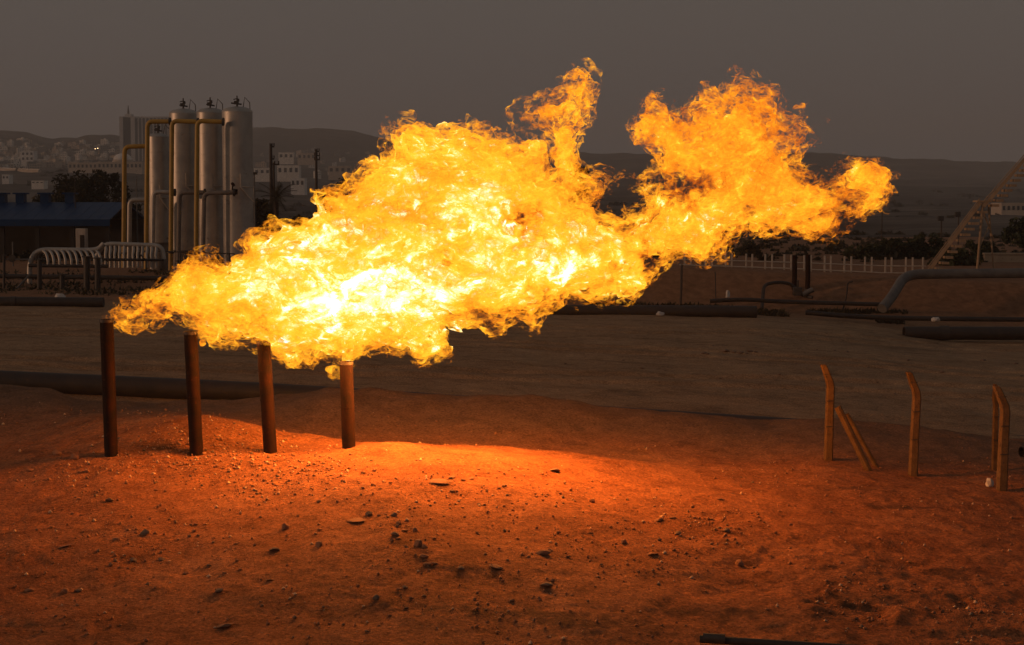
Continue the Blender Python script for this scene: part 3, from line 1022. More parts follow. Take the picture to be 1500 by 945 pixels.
# ------------------------------------------------------------------ tall pressure vessels
def vessel(u0, u1, top, bot, Y, label, skirt_v, fit=0):
    s = FPX / Y
    r = (u1 - u0) / 2 / s
    um = (u0 + u1) / 2
    zb, zt = at(um, bot, Y).z, at(um, top, Y).z
    c = at(um, 300, Y)
    c.z = zb
    H = zt - zb
    t = thing('pressure_vessel', label, 'vessel', c, 'tall silver pressure vessels')
    zs = at(um, skirt_v, Y).z - zb
    dome = r * 0.36
    mb = MB()
    prof = [(r, zs)]
    nb = 7
    for k in range(1, nb + 1):
        z = zs + (H - dome - zs) * k / nb
        prof += [(r, z - 0.05), (r + 0.012, z - 0.045), (r + 0.012, z + 0.0), (r, z + 0.005)] if k < nb else [(r, z)]
    mb.lathe(prof, c, 40)
    mb.build('shell', M['clad'], t)
    db = MB()
    db.lathe([(r + 0.01, H - dome - 0.03), (r + 0.01, H - dome)] + [(r * math.cos(a) if a < 1.5 else 0.0, H - dome + dome * math.sin(a)) for a in np.linspace(0.05, math.pi / 2, 9)], c, 40)
    db.build('dome', M['clad'], t)
    sk = MB()
    sk.lathe([(r * 0.93, -0.5), (r * 0.93, zs - 0.06), (r * 1.03, zs - 0.06), (r * 1.03, zs)], c, 32)
    sk.build('skirt', M['clad_dark'], t)
    v = MB()
    top_c = c + Vector((0, 0, H))
    v.tube([top_c - Vector((0, 0, 0.1)), top_c + Vector((0, 0, 0.62))], [0.06, 0.035], 8)
    v.box(top_c + Vector((-0.04, 0, 0.22)), (0.26, 0.16, 0.2))
    v.tube([top_c + Vector((-0.22 - 0.12 * fit, 0, 0.2)), top_c + Vector((0.26, 0, 0.12))], 0.045, 8)
    v.tube([top_c + Vector((-0.2, 0, 0.4)), top_c + Vector((0.05, 0, 0.46))], 0.03, 6)
    v.box(top_c + Vector((0.06, 0, 0.36)), (0.14, 0.14, 0.16))
    v.build('relief_valve', M['fitting'], t)
    h = MB()
    q = top_c + Vector((0.36, -0.1, -0.08))
    h.tube([q, q + Vector((0.1, 0, 0.6)), q + Vector((0.38, 0, 0.3)), q + Vector((0.4, 0, -0.08))], 0.028, 6)
    h.build('davit', M['fitting'], t)
    lug = MB()
    zz = at(um, (top + bot) / 2 - 5, Y).z
    ya = c.y - r - 0.06
    lug.tube([Vector((c.x + r * 0.35, ya, zz + 0.75)), Vector((c.x + r * 0.35, ya, zz)), Vector((c.x + r * 1.15, ya + 0.3, zz - 0.85)), Vector((c.x + r * 1.15, ya + 0.3, zz)), Vector((c.x + r * 0.35, ya, zz))], 0.05, 6)
    lug.build('bracket', M['white'], t)
    return t


vessel(327, 371, 156, 402, 95.0, 'widest silver pressure vessel, standing nearest the flame', 386, 1)
vessel(290, 329.5, 158, 398, 97.0, 'silver pressure vessel with a brown stain high on its shell, next to the widest one', 378)
vessel(250, 291, 159, 396, 99.0, 'tall silver pressure vessel standing beside the short one', 366)
vessel(217.5, 248.5, 195, 394, 101.0, 'shortest silver pressure vessel, behind the tallest ochre pipe bends', 355)


def riser(name, pts, r, mat, label, Y, group, flange=True, rad=0.35):
    P = [at(u, v, Y) for u, v in pts]
    t = thing(name, label, 'pipe', P[0], group)
    mb = MB()
    mb.tube(elbow(P, rad, 6), r, 14)
    mb.build('pipe', M[mat], t)
    if flange:
        f = MB()
        e = P[-1]
        d = (P[-1] - P[-2]).normalized()
        f.tube([e - d * 0.05, e + d * 0.05], r * 1.7, 14)
        f.build('flange', M['fitting'], t)
        f = MB()
        q = P[0] + (P[1] - P[0]) * 0.12
        d = (P[1] - P[0]).normalized()
        f.tube([q - d * 0.05, q + d * 0.05], r * 1.5, 14)
        f.build('flange', M['fitting'], t)
    return t


G = 'ochre gas riser pipes before the vessels'
riser('gas_riser', [(181, 392), (182.5, 215), (216, 214)], 0.135, 'yellow', 'lowest ochre riser pipe, bending over low beside the shortest vessel', 96.5, G)
riser('gas_riser', [(214, 394), (216, 178), (249, 178)], 0.135, 'yellow', 'ochre riser pipe rising before the shortest vessel', 96.2, G)
riser('gas_riser', [(250, 396), (252, 177), (290, 178.5)], 0.135, 'yellow', 'ochre riser pipe rising before the edge of the vessel beside the short one', 95.4, G)
riser('gas_riser', [(287, 398), (289, 177), (327, 178.5)], 0.135, 'yellow', 'ochre riser pipe rising before the stained vessel and joining the widest one', 93.8, G)
G = 'silver lagged feed pipes at the vessels'
riser('feed_pipe', [(189, 392), (190, 293), (214, 293)], 0.14, 'silver', 'silver feed pipe bending over beside the lowest ochre riser', 97.5, G)
riser('feed_pipe', [(223, 394), (225, 281), (256, 282)], 0.13, 'silver', 'silver feed pipe bending into the shortest vessel', 96.0, G)
riser('feed_pipe', [(261, 396), (263, 282), (300, 282)], 0.13, 'clad_dark', 'dull stained feed pipe bending past the vessel beside the short one', 95.0, G)
riser('feed_pipe', [(297, 398), (299, 283), (343, 282)], 0.13, 'clad_dark', 'brown feed pipe ending in a flanged valve on the widest vessel', 93.4, G)
t = thing('gate_valve', 'rusty valve on the shell of the widest vessel', 'valve', at(342, 281, 93.4))
mb = MB()
q = at(344, 281, 93.55)
mb.box(q, (0.3, 0.24, 0.3))
mb.tube([q + Vector((-0.15, 0, 0.1)), q + Vector((-0.1, 0, 0.42))], 0.04, 8)
mb.build('valve_body', M['rust'], t)
mb = MB()
mb.tube([q + Vector((-0.12, -0.02, 0.4)), q + Vector((-0.08, 0.02, 0.44))], 0.13, 14)
mb.build('handwheel', M['rust'], t)

# guard rail at the vessel feet
t = thing('guard_rail', 'low dark tubular guard rail round the vessel feet', 'railing', at(262, 400, 92.5))
mb = MB()
mb.tube(elbow([at(228, 368, 92.6), at(345, 372, 92.4), at(349, 380, 92.4), at(350, 402, 92.4)], 0.15, 4), 0.035, 8)
mb.build('rail', M['fitting'], t)
for u in (264, 286, 300, 318, 336):
    mb = MB()
    mb.tube([at(u, 370.5, 92.5), at(u, 404, 92.5)], 0.045, 8)
    mb.build('post', M['fitting'], t)

# ------------------------------------------------------------------ ribbed manifolds
def manifold_a():
    Y = 88.0
    t = thing('pipe_manifold', 'low ribbed manifold of curved silver pipes standing over the yard', 'manifold', at(50, 436, Y), 'silver pipe manifolds')
    mb = MB()
    mb.tube(elbow([at(44, 446, Y), at(43, 385, Y), at(54, 366, Y), at(143, 367, Y), at(152, 357, Y)], 0.6, 6), 0.14, 14)
    mb.build('header', M['silver'], t)
    for k in range(10):
        u = 62 + k * 8.6
        mb = MB()
        mb.tube(curve_pts([at(u, 367, Y), at(u + 5, 371, Y - 0.4), at(u + 8, 380, Y - 0.6), at(u + 8.5, 389, Y - 0.6)], 4), 0.075, 10)
        mb.build('branch_pipe', M['silver'], t)
    mb = MB()
    mb.tube([at(42, 389, Y - 0.6), at(158, 390, Y - 0.6)], 0.10, 12)
    mb.build('collector', M['dark_pipe'], t)
    mb = MB()
    mb.tube([at(10, 380, Y), at(140, 381, Y)], 0.045, 8)
    mb.build('rail', M['grey_pipe'], t)


def manifold_b():
    Y = 90.0
    t = thing('pipe_manifold', 'raised manifold with close upright silver branches in front of the vessels', 'manifold', at(190, 392, Y), 'silver pipe manifolds')
    mb = MB()
    mb.tube(elbow([at(140, 378, Y), at(152, 357, Y), at(237, 360, Y), at(240, 380, Y)], 0.5, 6), 0.13, 14)
    mb.build('header', M['silver'], t)
    for k in range(12):
        if k == 5:
            continue
        u = 155 + k * 6.7
        mb = MB()
        mb.tube([at(u, 358, Y), at(u + .6, 366, Y - 0.1), at(u - 0.6, 373, Y - 0.25), at(u, 381, Y - 0.3), at(u, 392, Y - 0.3)], [0.075, 0.095, 0.07, 0.07, 0.07], 10)
        mb.build('branch_pipe', M['silver'], t)
    mb = MB()
    mb.tube([at(150, 380, Y - 0.42), at(240, 381, Y - 0.42)], 0.07, 10)
    mb.build('collector', M['dark_pipe'], t)
    mb = MB()
    mb.tube([at(203, 370, Y - 0.6), at(214, 382, Y - 0.6), at(214, 398, Y - 0.6)], 0.04, 6)
    mb.build('bypass', M['dark_pipe'], t)


manifold_a()
manifold_b()
lying_pipe('supply_pipe', [at(-40, 404, 86), at(120, 406, 86), at(262, 408, 86)], 0.12, M['dark_pipe'], 'dark horizontal pipe passing below both silver manifolds')
for (u, v0, v1, r, lab) in ((127, 376, 440, 0.16, 'thick dark support post under the ribbed manifold, beside its twin'), (143, 378, 440, 0.15, 'thick dark support post where the low and the raised manifold meet'),
                            (58, 380, 438, 0.12, 'slim dark support post under the bend of the ribbed manifold'), (91, 402, 430, 0.13, 'short rusty post behind the white sack'), (6, 374, 440, 0.07, 'thin dark fence stake at the open end of the yard')):
    Y = 84.0
    a = at(u, v1, Y)
    t = thing('support_post', lab, 'post', a, 'dark posts below the manifolds')
    mb = MB()
    mb.tube([Vector((a.x, Y, gz(a.x, Y) - 0.3)), at(u, v0, Y)], r, 10)
    mb.build('shaft', M['dark_pipe'], t)
    mb = MB()
    mb.box(at(u, v0, Y), (r * 2.6, r * 2.6, 0.06))
    mb.build('cap_plate', M['fitting'], t)
t = thing('brace_pipe', 'slanting grey brace pipe under the low manifold bend', 'pipe', at(10, 438, 84))
mb = MB()
mb.tube([at(9, 439, 84), at(44, 402, 85)], 0.06, 8)
mb.build('pipe', M['grey_pipe'], t)
mb = MB()
mb.box(at(9, 440, 84), (0.3, 0.3, 0.08))
mb.build('foot_plate', M['grey_pipe'], t)
t = thing('small_valve', 'small spoked valve on the thin rail beside the low manifold', 'valve', at(18, 380, 87.5))
mb = MB()
q = at(19, 379, 87.6)
mb.tube([q + Vector((0, 0, -0.4)), q + Vector((0, 0, 0.9))], 0.04, 8)
mb.box(q, (0.22, 0.2, 0.22))
mb.build('stem', M['grey_pipe'], t)
mb = MB()
mb.tube([q + Vector((0, -0.15, 0.02)), q + Vector((0, -0.19, 0.02))], 0.2, 14)
mb.build('handwheel', M['fitting'], t)

# control cabinet
t = thing('control_cabinet', 'pale upright control cabinet with a dark slot, standing before the blue roofed shed', 'cabinet', at(120, 366, 100))
c = at(120, 351, 100)
mb = MB()
mb.box(c, (0.62, 0.5, 1.35))
mb.build('housing', M['white'], t)
mb = MB()
mb.box(c + Vector((0.08, -0.262, -0.12)), (0.26, 0.03, 0.8))
mb.build('panel', M['shed'], t)

# ------------------------------------------------------------------ blue roofed shed
def shed():
    Y0, Y1 = 116.0, 126.0
    a, b = at(-260, 300, Y0), at(163, 300, Y0)
    t = thing('open_shed', 'long dark open shed under a blue sheet roof with ridge vents', 'shed', at(-50, 372, Y0))
    ze = at(80, 323, Y0).z
    zr = at(80, 305, Y0).z + 0.35
    ym = (Y0 + Y1) / 2
    mb = MB()
    th = 0.08
    n = 26
    for k in range(n):                       # standing-seam sheets
        xa, xb = a.x + (b.x - a.x) * k / n, a.x + (b.x - a.x) * (k + 1) / n - 0.02
        for (ya, yb) in ((Y0 - 0.5, ym), (Y1 + 0.5, ym)):
            za, zb = ze, zr
            vs = [(xa, ya, za), (xb, ya, za), (xb, yb, zb), (xa, yb, zb), (xa, ya, za + th), (xb, ya, za + th), (xb, yb, zb + th), (xa, yb, zb + th)]
            mb.add(vs, [(0, 1, 2, 3), (4, 7, 6, 5), (0, 4, 5, 1), (1, 5, 6, 2), (2, 6, 7, 3), (3, 7, 4, 0)])
    mb.build('roof', M['blue'], t, smooth=False)
    mb = MB()
    mb.plainbox(((a.x + b.x) / 2, Y0 - 0.52, ze - 0.18), (b.x - a.x, 0.06, 0.42))
    mb.build('fascia', M['blue'], t, smooth=False)
    for u in (3, 31, 67, 103, -40, -90):
        c = at(u, 298, ym)
        c.z = zr + 0.3
        mb = MB()
        mb.plainbox(c, (0.62, 0.7, 0.8))
        mb.plainbox(c + Vector((0, 0, 0.42)), (0.95, 1.0, 0.12))
        mb.build('ridge_vent', M['blue'], t, smooth=False)
    mb = MB()
    zg = at(0, 374, Y1).z
    mb.plainbox(((a.x + b.x) / 2, Y1, (zg + ze) / 2), (b.x - a.x, 0.2, ze - zg))
    mb.build('back_wall', M['shed'], t, smooth=False)
    for k in range(9):
        x = a.x + 0.3 + (b.x - a.x - 0.6) * k / 8
        mb = MB()
        mb.plainbox((x, Y0, (zg - 0.5 + ze) / 2), (0.28, 0.28, ze - zg + 0.5))
        mb.build('column', M['shed'], t, smooth=False)


shed()

# ------------------------------------------------------------------ white fence on the bank
def white_fence():
    Y = 88.0
    t = thing('white_fence', 'low whitewashed post and rail fence along the top of the far bank', 'fence', at(1200, 400, Y))
    us = [1003, 1012, 1033, 1043, 1063, 1072, 1093, 1102, 1121, 1131, 1149, 1159, 1178, 1188, 1208, 1217, 1237, 1247, 1267, 1277, 1297, 1306, 1327, 1337, 1352]
    for u in us:
        top = np.interp(u, [1000, 1150, 1300], [370, 373, 377])
        bot = np.interp(u, [1000, 1150, 1300], [388, 393, 400])
        mb = MB()
        p, q = at(u, top, Y), at(u, bot + 3, Y)
        mb.box((p + q) / 2, (0.085, 0.085, p.z - q.z))
        mb.build('post', M['white'], t)
    for (d, w) in ((0.55, 0.06), (1.0, 0.07)):
        mb = MB()
        P = [at(u, np.interp(u, [1000, 1150, 1300, 1400], [370, 373, 377, 378]) * (1 - d) + np.interp(u, [1000, 1150, 1300, 1400], [388, 393, 400, 400]) * d, Y - 0.06) for u in (995, 1060, 1150, 1230, 1300, 1356)]
        mb.tube(P, w / 2, 6)
        mb.build('rail', M['white'], t)


white_fence()
for (u, v0, v1, lab) in ((1164, 374, 434, 'dark upright vent pipe standing above the pipe loop on the bank'), (1183.5, 373, 428, 'dark upright vent pipe standing on the fence side of its twin')):
    Y = 81.5
    t = thing('vent_pipe', lab, 'pipe', at(u, v1, Y), 'pair of dark upright vent pipes')
    mb = MB()
    mb.tube([at(u, v0, Y), at(u, (v0 + v1) / 2, Y), at(u - 1, v1 + 6, Y - 0.2)], 0.125, 14, hollow=0.15)
    mb.build('pipe', M['rust'], t)
    mb = MB()
    q = at(u - 0.5, v1 - 3, Y - 0.1)
    mb.tube([q - Vector((0, 0, 0.06)), q + Vector((0, 0, 0.06))], 0.19, 14)
    mb.build('flange', M['fitting'], t)
t = thing('pipe_loop', 'dark looped pipe with a valve at the foot of the upright vent pipes', 'pipe', at(1118, 445, 80))
mb = MB()
mb.tube(elbow([at(1116, 452, 79), at(1119, 417, 80.2), at(1140, 413, 80.6), at(1160, 416, 80.8), at(1172, 432, 80.4), at(1190, 436, 80)], 0.35, 5), 0.085, 12)
mb.build('pipe', M['dark_pipe'], t)
mb = MB()
q = at(1168, 427, 80.2)
mb.box(q, (0.42, 0.35, 0.4))
mb.tube([q, q + Vector((0.0, -0.1, 0.55))], 0.05, 8)
mb.build('valve_body', M['fitting'], t)
mb = MB()
mb.tube([q + Vector((0.25, -0.1, -0.15)), q + Vector((0.75, -0.1, 0.1))], 0.13, 10)
mb.build('union', M['grey_pipe'], t)
G = 'thin wire stakes on the bank'
for (u, v0, v1, r, lean, lab) in ((998, 388, 442, 0.06, 2, 'thicker dark wire stake just below the flame'), (1048, 398, 442, 0.03, -1, 'very thin stake on the bank below the fence start'), (1240, 412, 452, 0.045, 9, 'bent stake with a hooked top beside the grey pipe bend')):
    t = thing('wire_stake', lab, 'stake', at(u, v1, 79), G)
    mb = MB()
    mb.tube(curve_pts([at(u - lean * 0.6, v1 + 3, 79), at(u, (v0 + v1) / 2, 79), at(u + lean * 0.2, v0 + 4, 79), at(u + lean, v0, 79)], 4), r, 8)
    mb.build('shaft', M['wood'], t)

# ------------------------------------------------------------------ stairway
def stairs():
    Y = 86.0
    t = thing('steel_stairway', 'steep tan steel stairway in two flights on thin legs behind the bank', 'stairway', at(1366, 396, Y))
    for (u0, v0, u1, v1) in ((1361, 396, 1436, 297), (1440, 303, 1530, 200)):
        for dy in (0.0, 0.75):
            a, b = at(u0, v0, Y + dy), at(u1, v1, Y + dy)
            a.y = b.y = Y + dy
            mb = MB()
            mb.tube([a, b], 0.13, 4)
            mb.build('stringer', M['tan_steel'], t, smooth=False)
        a, b = at(u0, v0, Y + 0.37), at(u1, v1, Y + 0.37)
        n = int((b - a).length / 0.34)
        for k in range(1, n):
            c = a.lerp(b, k / n) + Vector((0.30, -0.1, -0.2))
            mb = MB()
            mb.plainbox(c, (0.34, 0.85, 0.13))
            mb.build('tread', M['tan_steel'], t, smooth=False)
        rl = MB()
        o = Vector((-0.16, 0, 0.22))
        for dy in (-0.02,):
            rl.tube([a + o + Vector((0, -0.45, 0)), b + o + Vector((0, -0.45, 0))], 0.025, 6)
        rl.build('handrail', M['tan_steel'], t)
    mb = MB()
    c = at(1439, 295, Y + 0.37)
    mb.box(c, (0.75, 0.95, 0.09))
    mb.build('platform', M['tan_steel'], t)
    for (u0, v0, u1, v1, dy, r) in ((1440, 297, 1431, 400, 0.0, 0.07), (1448, 300, 1456, 400, 0.9, 0.05)):
        mb = MB()
        mb.tube([at(u0, v0, Y + dy), at(u1, v1, Y + dy)], r, 8)
        mb.build('leg', M['tan_steel'], t)
    mb = MB()
    mb.tube([at(1441, 312, Y + 0.5), at(1456, 352, Y + 0.9)], 0.035, 6)
    mb.tube([at(1449, 330, Y + 0.9), at(1436, 360, Y)], 0.03, 6)
    mb.build('cross_brace', M['tan_steel'], t)


stairs()
t = thing('garden_wall', 'tan rendered wall with a coping behind the stairway legs', 'wall', at(1470, 392, 112))
mb = MB()
a, b = at(1441, 392, 112), at(1760, 392, 112)
mb.box(((a.x + b.x) / 2, 112, at(1470, 385, 112).z), (b.x - a.x, 0.3, 1.1))
mb.build('masonry', M['tanwall'], t, smooth=False)
mb = MB()
mb.box(((a.x + b.x) / 2, 112, at(1470, 385, 112).z + 0.62), (b.x - a.x + 0.1, 0.42, 0.12))
mb.build('coping', M['tanwall'], t, smooth=False)

# ------------------------------------------------------------------ trees and shrubs
def crown_mesh(name, c, rx, ry, rz, nclump, nleaf, size, seed, mat, parent):
    g = np.random.default_rng(seed)
    cl = g.normal(0, 1, (nclump, 3))
    cl /= np.linalg.norm(cl, axis=1)[:, None]
    cl *= (g.random(nclump) ** 0.45)[:, None]
    cl[:, 2] = np.abs(cl[:, 2]) * 1.1 - 0.25
    cl *= np.array([rx, ry, rz])
    cr = g.uniform(0.16, 0.34, nclump) * min(rx, rz)
    k = g.integers(0, nclump, nleaf)
    d = g.normal(0, 1, (nleaf, 3))
    d /= np.linalg.norm(d, axis=1)[:, None]
    P = cl[k] + d * (cr[k] * g.random(nleaf) ** 0.4)[:, None]
    a = g.normal(0, 1, (nleaf, 3))
    a /= np.linalg.norm(a, axis=1)[:, None]
    b = np.cross(a, g.normal(0, 1, (nleaf, 3)))
    b /= np.linalg.norm(b, axis=1)[:, None]
    s = size * g.uniform(0.6, 1.5, nleaf)[:, None]
    V = np.stack([P - a * s, P + b * s * 0.5, P + a * s, P - b * s * 0.5], 1).reshape(-1, 3)
    F = np.arange(nleaf * 4).reshape(-1, 4)
    me = np_mesh(name, V + np.array(c), F, mat, smooth=False)
    return link(name, me, parent), cl


def tree(u, v_base, Y, h, rx, rz, label, seed, mat='leaf', nleaf=5200, size=0.16, group='trees and shrubs round the plant', name='tree', cat='tree'):
    b = on_ground(u, Y)
    t = thing(name, label, cat, b, group)
    rr = random.Random(seed)
    ch = h * 0.18 if name == 'shrub' else h - rz * 0.95
    o, cl = crown_mesh('crown', (0, 0, ch), rx, rx * 0.8, rz, 34, nleaf, size, seed, M[mat], t)
    mb = MB()
    tr = max(0.07, 0.028 * h)
    fork = ch - rz * 0.35
    mb.tube([Vector((0, 0, -0.3)), Vector((0.05 * h * rr.uniform(-.5, .5), 0, fork * 0.5)), Vector((0.03 * h * rr.uniform(-1, 1), 0, fork))], [tr * 1.3, tr, tr * 0.75], 8)
    for k in range(7):
        e = cl[k * 4]
        mb.tube([Vector((0, 0, fork * 0.8)), Vector((e[0] * 0.45, e[1] * 0.45, fork + (ch + e[2] - fork) * 0.4)), Vector((e[0], e[1], ch + e[2]))], [tr * 0.55, tr * 0.32, tr * 0.1], 6)
    x = mb.build('trunk', M['bark'])
    x.parent = t
    return t


tree(98, 372, 150, 6.6, 3.2, 2.7, 'dark bushy tree behind the vents of the blue roof', 1)
tree(146, 372, 158, 7.6, 2.7, 2.9, 'tallest dark tree, standing behind the end of the blue roof', 2)
tree(186, 372, 150, 4.6, 1.9, 1.9, 'smaller dark tree seen between the ochre risers', 3, nleaf=3400)
tree(70, 372, 145, 4.9, 1.9, 1.9, 'low dark tree standing over the blue ridge vent', 4, nleaf=3200)
tree(384, 372, 125, 4.6, 1.1, 2.0, 'narrow dark tree just beyond the widest vessel', 5, nleaf=2800)
tree(440, 372, 128, 3.0, 2.2, 1.4, 'low dark bush beside the foot of the crossarm pole', 6, nleaf=3000)
tree(500, 372, 130, 5.6, 1.7, 2.2, 'dark tree half hidden behind the upper edge of the flame', 7, nleaf=2800)
tree(1262, 378, 118, 1.6, 1.4, 0.9, 'low dark shrub behind the white fence', 8, 'leaf_green', 2200, 0.13, name='shrub', cat='shrub')
tree(1308, 378, 120, 2.2, 2.3, 1.2, 'broad green shrub behind the end of the white fence', 9, 'leaf_green', 3600, 0.13, name='shrub', cat='shrub')
tree(1352, 378, 122, 2.5, 1.8, 1.4, 'dense green shrub behind the foot of the stairway', 10, 'leaf_green', 3000, 0.13, name='shrub', cat='shrub')
tree(1402, 378, 104, 1.7, 1.7, 1.0, 'dark shrub between the stairway flight and its legs', 11, 'leaf_green', 3200, 0.12, name='shrub', cat='shrub')
tree(1430, 378, 126, 2.0, 1.8, 1.1, 'dark shrub seen past the stairway legs, before the tan wall', 15, 'leaf_green', 2600, 0.12, name='shrub', cat='shrub')
tree(1500, 378, 124, 3.2, 1.7, 1.7, 'dark round tree standing above the tan wall', 12, 'leaf_green', 4600, 0.14)
tree(1099, 378, 120, 1.9, 0.7, 1.0, 'small dark shrub under the flame beyond the fence', 13, 'leaf', 1800, 0.12, name='shrub', cat='shrub')
tree(842, 372, 130, 7.3, 1.4, 2.6, 'dark tree showing between the thin flame plume and the body of the flame', 14, nleaf=3000)


def scrub(label, u0, u1, y0, y1, n, hmax, seed):
    g = np.random.default_rng(seed)
    u, Y = g.uniform(u0, u1, n), g.uniform(y0, y1, n)
    X = (u - 750) / FPX * Y
    k = N_C.fbm(X * 0.5, Y * 0.5, 3.0, 3) > -0.1
    X, Y = X[k], Y[k]
    Z = ground_z(X, Y)
    n = len(X)
    a = g.uniform(0, 6.28, n)
    s = 0.05 + 0.09 * g.random(n)
    top = hmax * g.random(n) ** 1.5 + 0.05
    lx, ly = g.normal(0, 0.12, n), g.normal(0, 0.12, n)
    dx, dy = np.cos(a) * s, np.sin(a) * s
    V = np.stack([np.stack([X - dx, Y - dy, Z - 0.03], -1), np.stack([X + dx, Y + dy, Z - 0.03], -1), np.stack([X + lx, Y + ly, Z + top], -1)], 1).reshape(-1, 3)
    o = link('scrub', np_mesh('scrub', V, np.arange(n * 3).reshape(-1, 3), M['leaf'], smooth=False))
    tag(o, label, 'scrub', kind='stuff')


scrub('low dark dry scrub along the foot of the far bank', 860, 1330, 75.6, 79.5, 7000, 0.2, 3)
scrub('low dark dry scrub among the manifold posts', -60, 300, 80, 100, 3000, 0.22, 4)


def palm(u, Y, h, label, seed):
    b = on_ground(u, Y)
    t = thing('palm_tree', label, 'palm', b)
    mb = MB()
    mb.tube([Vector((0, 0, -0.3)), Vector((0.05, 0, h * 0.5)), Vector((0.1, 0, h))], [0.24, 0.18, 0.16], 8)
    x = mb.build('trunk', M['bark'])
    x.parent = t
    rr = random.Random(seed)
    fr = MB()
    for k in range(26):
        az = rr.uniform(0, 2 * math.pi)
        el = rr.uniform(-0.5, 1.2)
        L = rr.uniform(1.3, 2.0)
        pts = []
        d = Vector((math.cos(az) * math.cos(el), math.sin(az) * math.cos(el), math.sin(el)))
        p = Vector((0.1, 0, h))
        for i in range(8):
            pts.append(p.copy())
            p += d * L / 7
            d = (d + Vector((0, 0, -0.16))).normalized()
        for i in range(1, 8):
            w = d.cross(Vector((0, 0, 1))).normalized()
            ax = (pts[i] - pts[i - 1]).normalized()
            for sgn in (-1, 1):
                l = 0.34 * math.sin(math.pi * (i + 0.6) / 9)
                for j in (0, 0.5):
                    q = pts[i - 1].lerp(pts[i], j)
                    fr.add([q - ax * 0.03, q + ax * 0.03, q + w * sgn * l + ax * l * 0.6 + Vector((0, 0, -l * 0.3))], [(0, 1, 2)])
            fr.tube([pts[i - 1], pts[i]], 0.015, 3, False)
    x = fr.build('crown', M['leaf'], smooth=False)
    x.parent = t


palm(404, 118, 4.2, 'dark feathery palm beside the wooden pole beyond the widest vessel', 3)

# ------------------------------------------------------------------ poles
def pole(u, v_top, Y, r, label, arms=(), mat='wood', head=None):
    b = on_ground(u, Y)
    top = at(u, v_top, Y)
    t = thing('utility_pole', label, 'pole', b, 'poles beyond the vessels and the bank')
    mb = MB()
    mb.tube([b - Vector((0, 0, 0.4)), Vector((b.x, Y, top.z))], [r, r * 0.65], 8)
    mb.build('shaft', M[mat], t)
    for (dv, w) in arms:
        mb = MB()
        q = at(u, v_top + dv, Y)
        mb.box(q, (w, 0.12, 0.12))
        for s in (-0.45, 0, 0.45):
            mb.tube([q + Vector((s * w, 0, 0.05)), q + Vector((s * w, 0, 0.28))], 0.05, 6)
        mb.build('crossarm', M['wood'], t)
    if head:
        mb = MB()
        q = at(u + head[0], v_top + head[1], Y)
        mb.box(q, (head[2], 0.4, head[3]))
        mb.build('lamp_head', M['fitting'], t)


pole(398.5, 211, 130, 0.17, 'tall dark wooden pole standing beyond the widest vessel', [(4, 0.35), (22, 0.35)])
pole(402.5, 238, 131, 0.12, 'shorter dark pole leaning against the tall one beside the palm', [(3, 0.7)])
pole(464.5, 219, 150, 0.16, 'dark pole with short crossarms standing before the hazy hillside buildings', [(3, 0.4), (9, 0.5), (15, 0.5)])
pole(374, 254, 112, 0.07, 'thin pale lamp pole at the edge of the widest vessel', mat='grey_pipe', head=(-3, 0, 0.5, 0.16))
pole(1378, 318, 150, 0.09, 'slim pole with a dark boxy head before the stairway', head=(0, 2, 0.5, 0.45))
pole(1403, 310, 165, 0.09, 'slim pole with a dark boxy head behind the stairway flight', head=(0, 4, 0.5, 0.5))
pole(1291, 300, 150, 0.06, 'very thin mast standing behind the broad green shrub', mat='wood')
pole(112, 258, 119, 0.05, 'thin mast rising over the blue roof before the dark trees', mat='wood')
pole(202, 262, 119, 0.05, 'thin pale mast seen between the ochre risers', mat='grey_pipe')
HAZE_DENSITY = 0.00025
# ------------------------------------------------------------------ the town on the hillside
def house_mat(name, wall, win, sx, sz, glass_share=0.4):
    m, nt, out = mat_new(name)
    tc = nd(nt, 'ShaderNodeTexCoord')
    c = ramp(nt, noise_n(nt, tc.outputs['Object'], 0.25, 5, 0.6), [(0.3, [x * 0.8 for x in wall]), (0.7, wall)]).outputs['Color']
    b = nd(nt, 'ShaderNodeBsdfPrincipled', Roughness=0.9)
    nt.links.new(c, b.inputs['Base Color'])
    nt.links.new(b.outputs[0], out.inputs['Surface'])
    return m


HM = [house_mat('pale_render', (0.85, 0.78, 0.70), None, 1, 1), house_mat('tan_render', (0.55, 0.45, 0.36), None, 1, 1), house_mat('grey_render', (0.26, 0.25, 0.24), None, 1, 1), house_mat('white_render', (0.8, 0.76, 0.72), None, 1, 1)]
WIN = surface('dark_window', (0.02, 0.022, 0.025), (0.04, 0.042, 0.045), 1, 0.3, 0, 0)


def house_mesh(w, d, h, mat, floors, bays, name='house'):
    mb = MB()
    mb.plainbox((0, 0, h / 2 - 2), (w, d, h + 4))
    mb.plainbox((0, 0, h + 0.2), (w * 1.04, d * 1.04, 0.5))
    mb.plainbox((w * 0.2, 0, h + 1.2), (w * 0.3, d * 0.4, 2.0))
    fh = h / floors
    for f in range(floors):
        for k in range(bays):
            x = -w / 2 + w * (k + 0.5) / bays
            mb.plainbox((x, -d / 2 - 0.02, fh * (f + 0.55)), (w / bays * 0.45, 0.12, fh * 0.48), mi=1)
    me_o = mb.build(name, [mat, WIN], smooth=False)
    return me_o


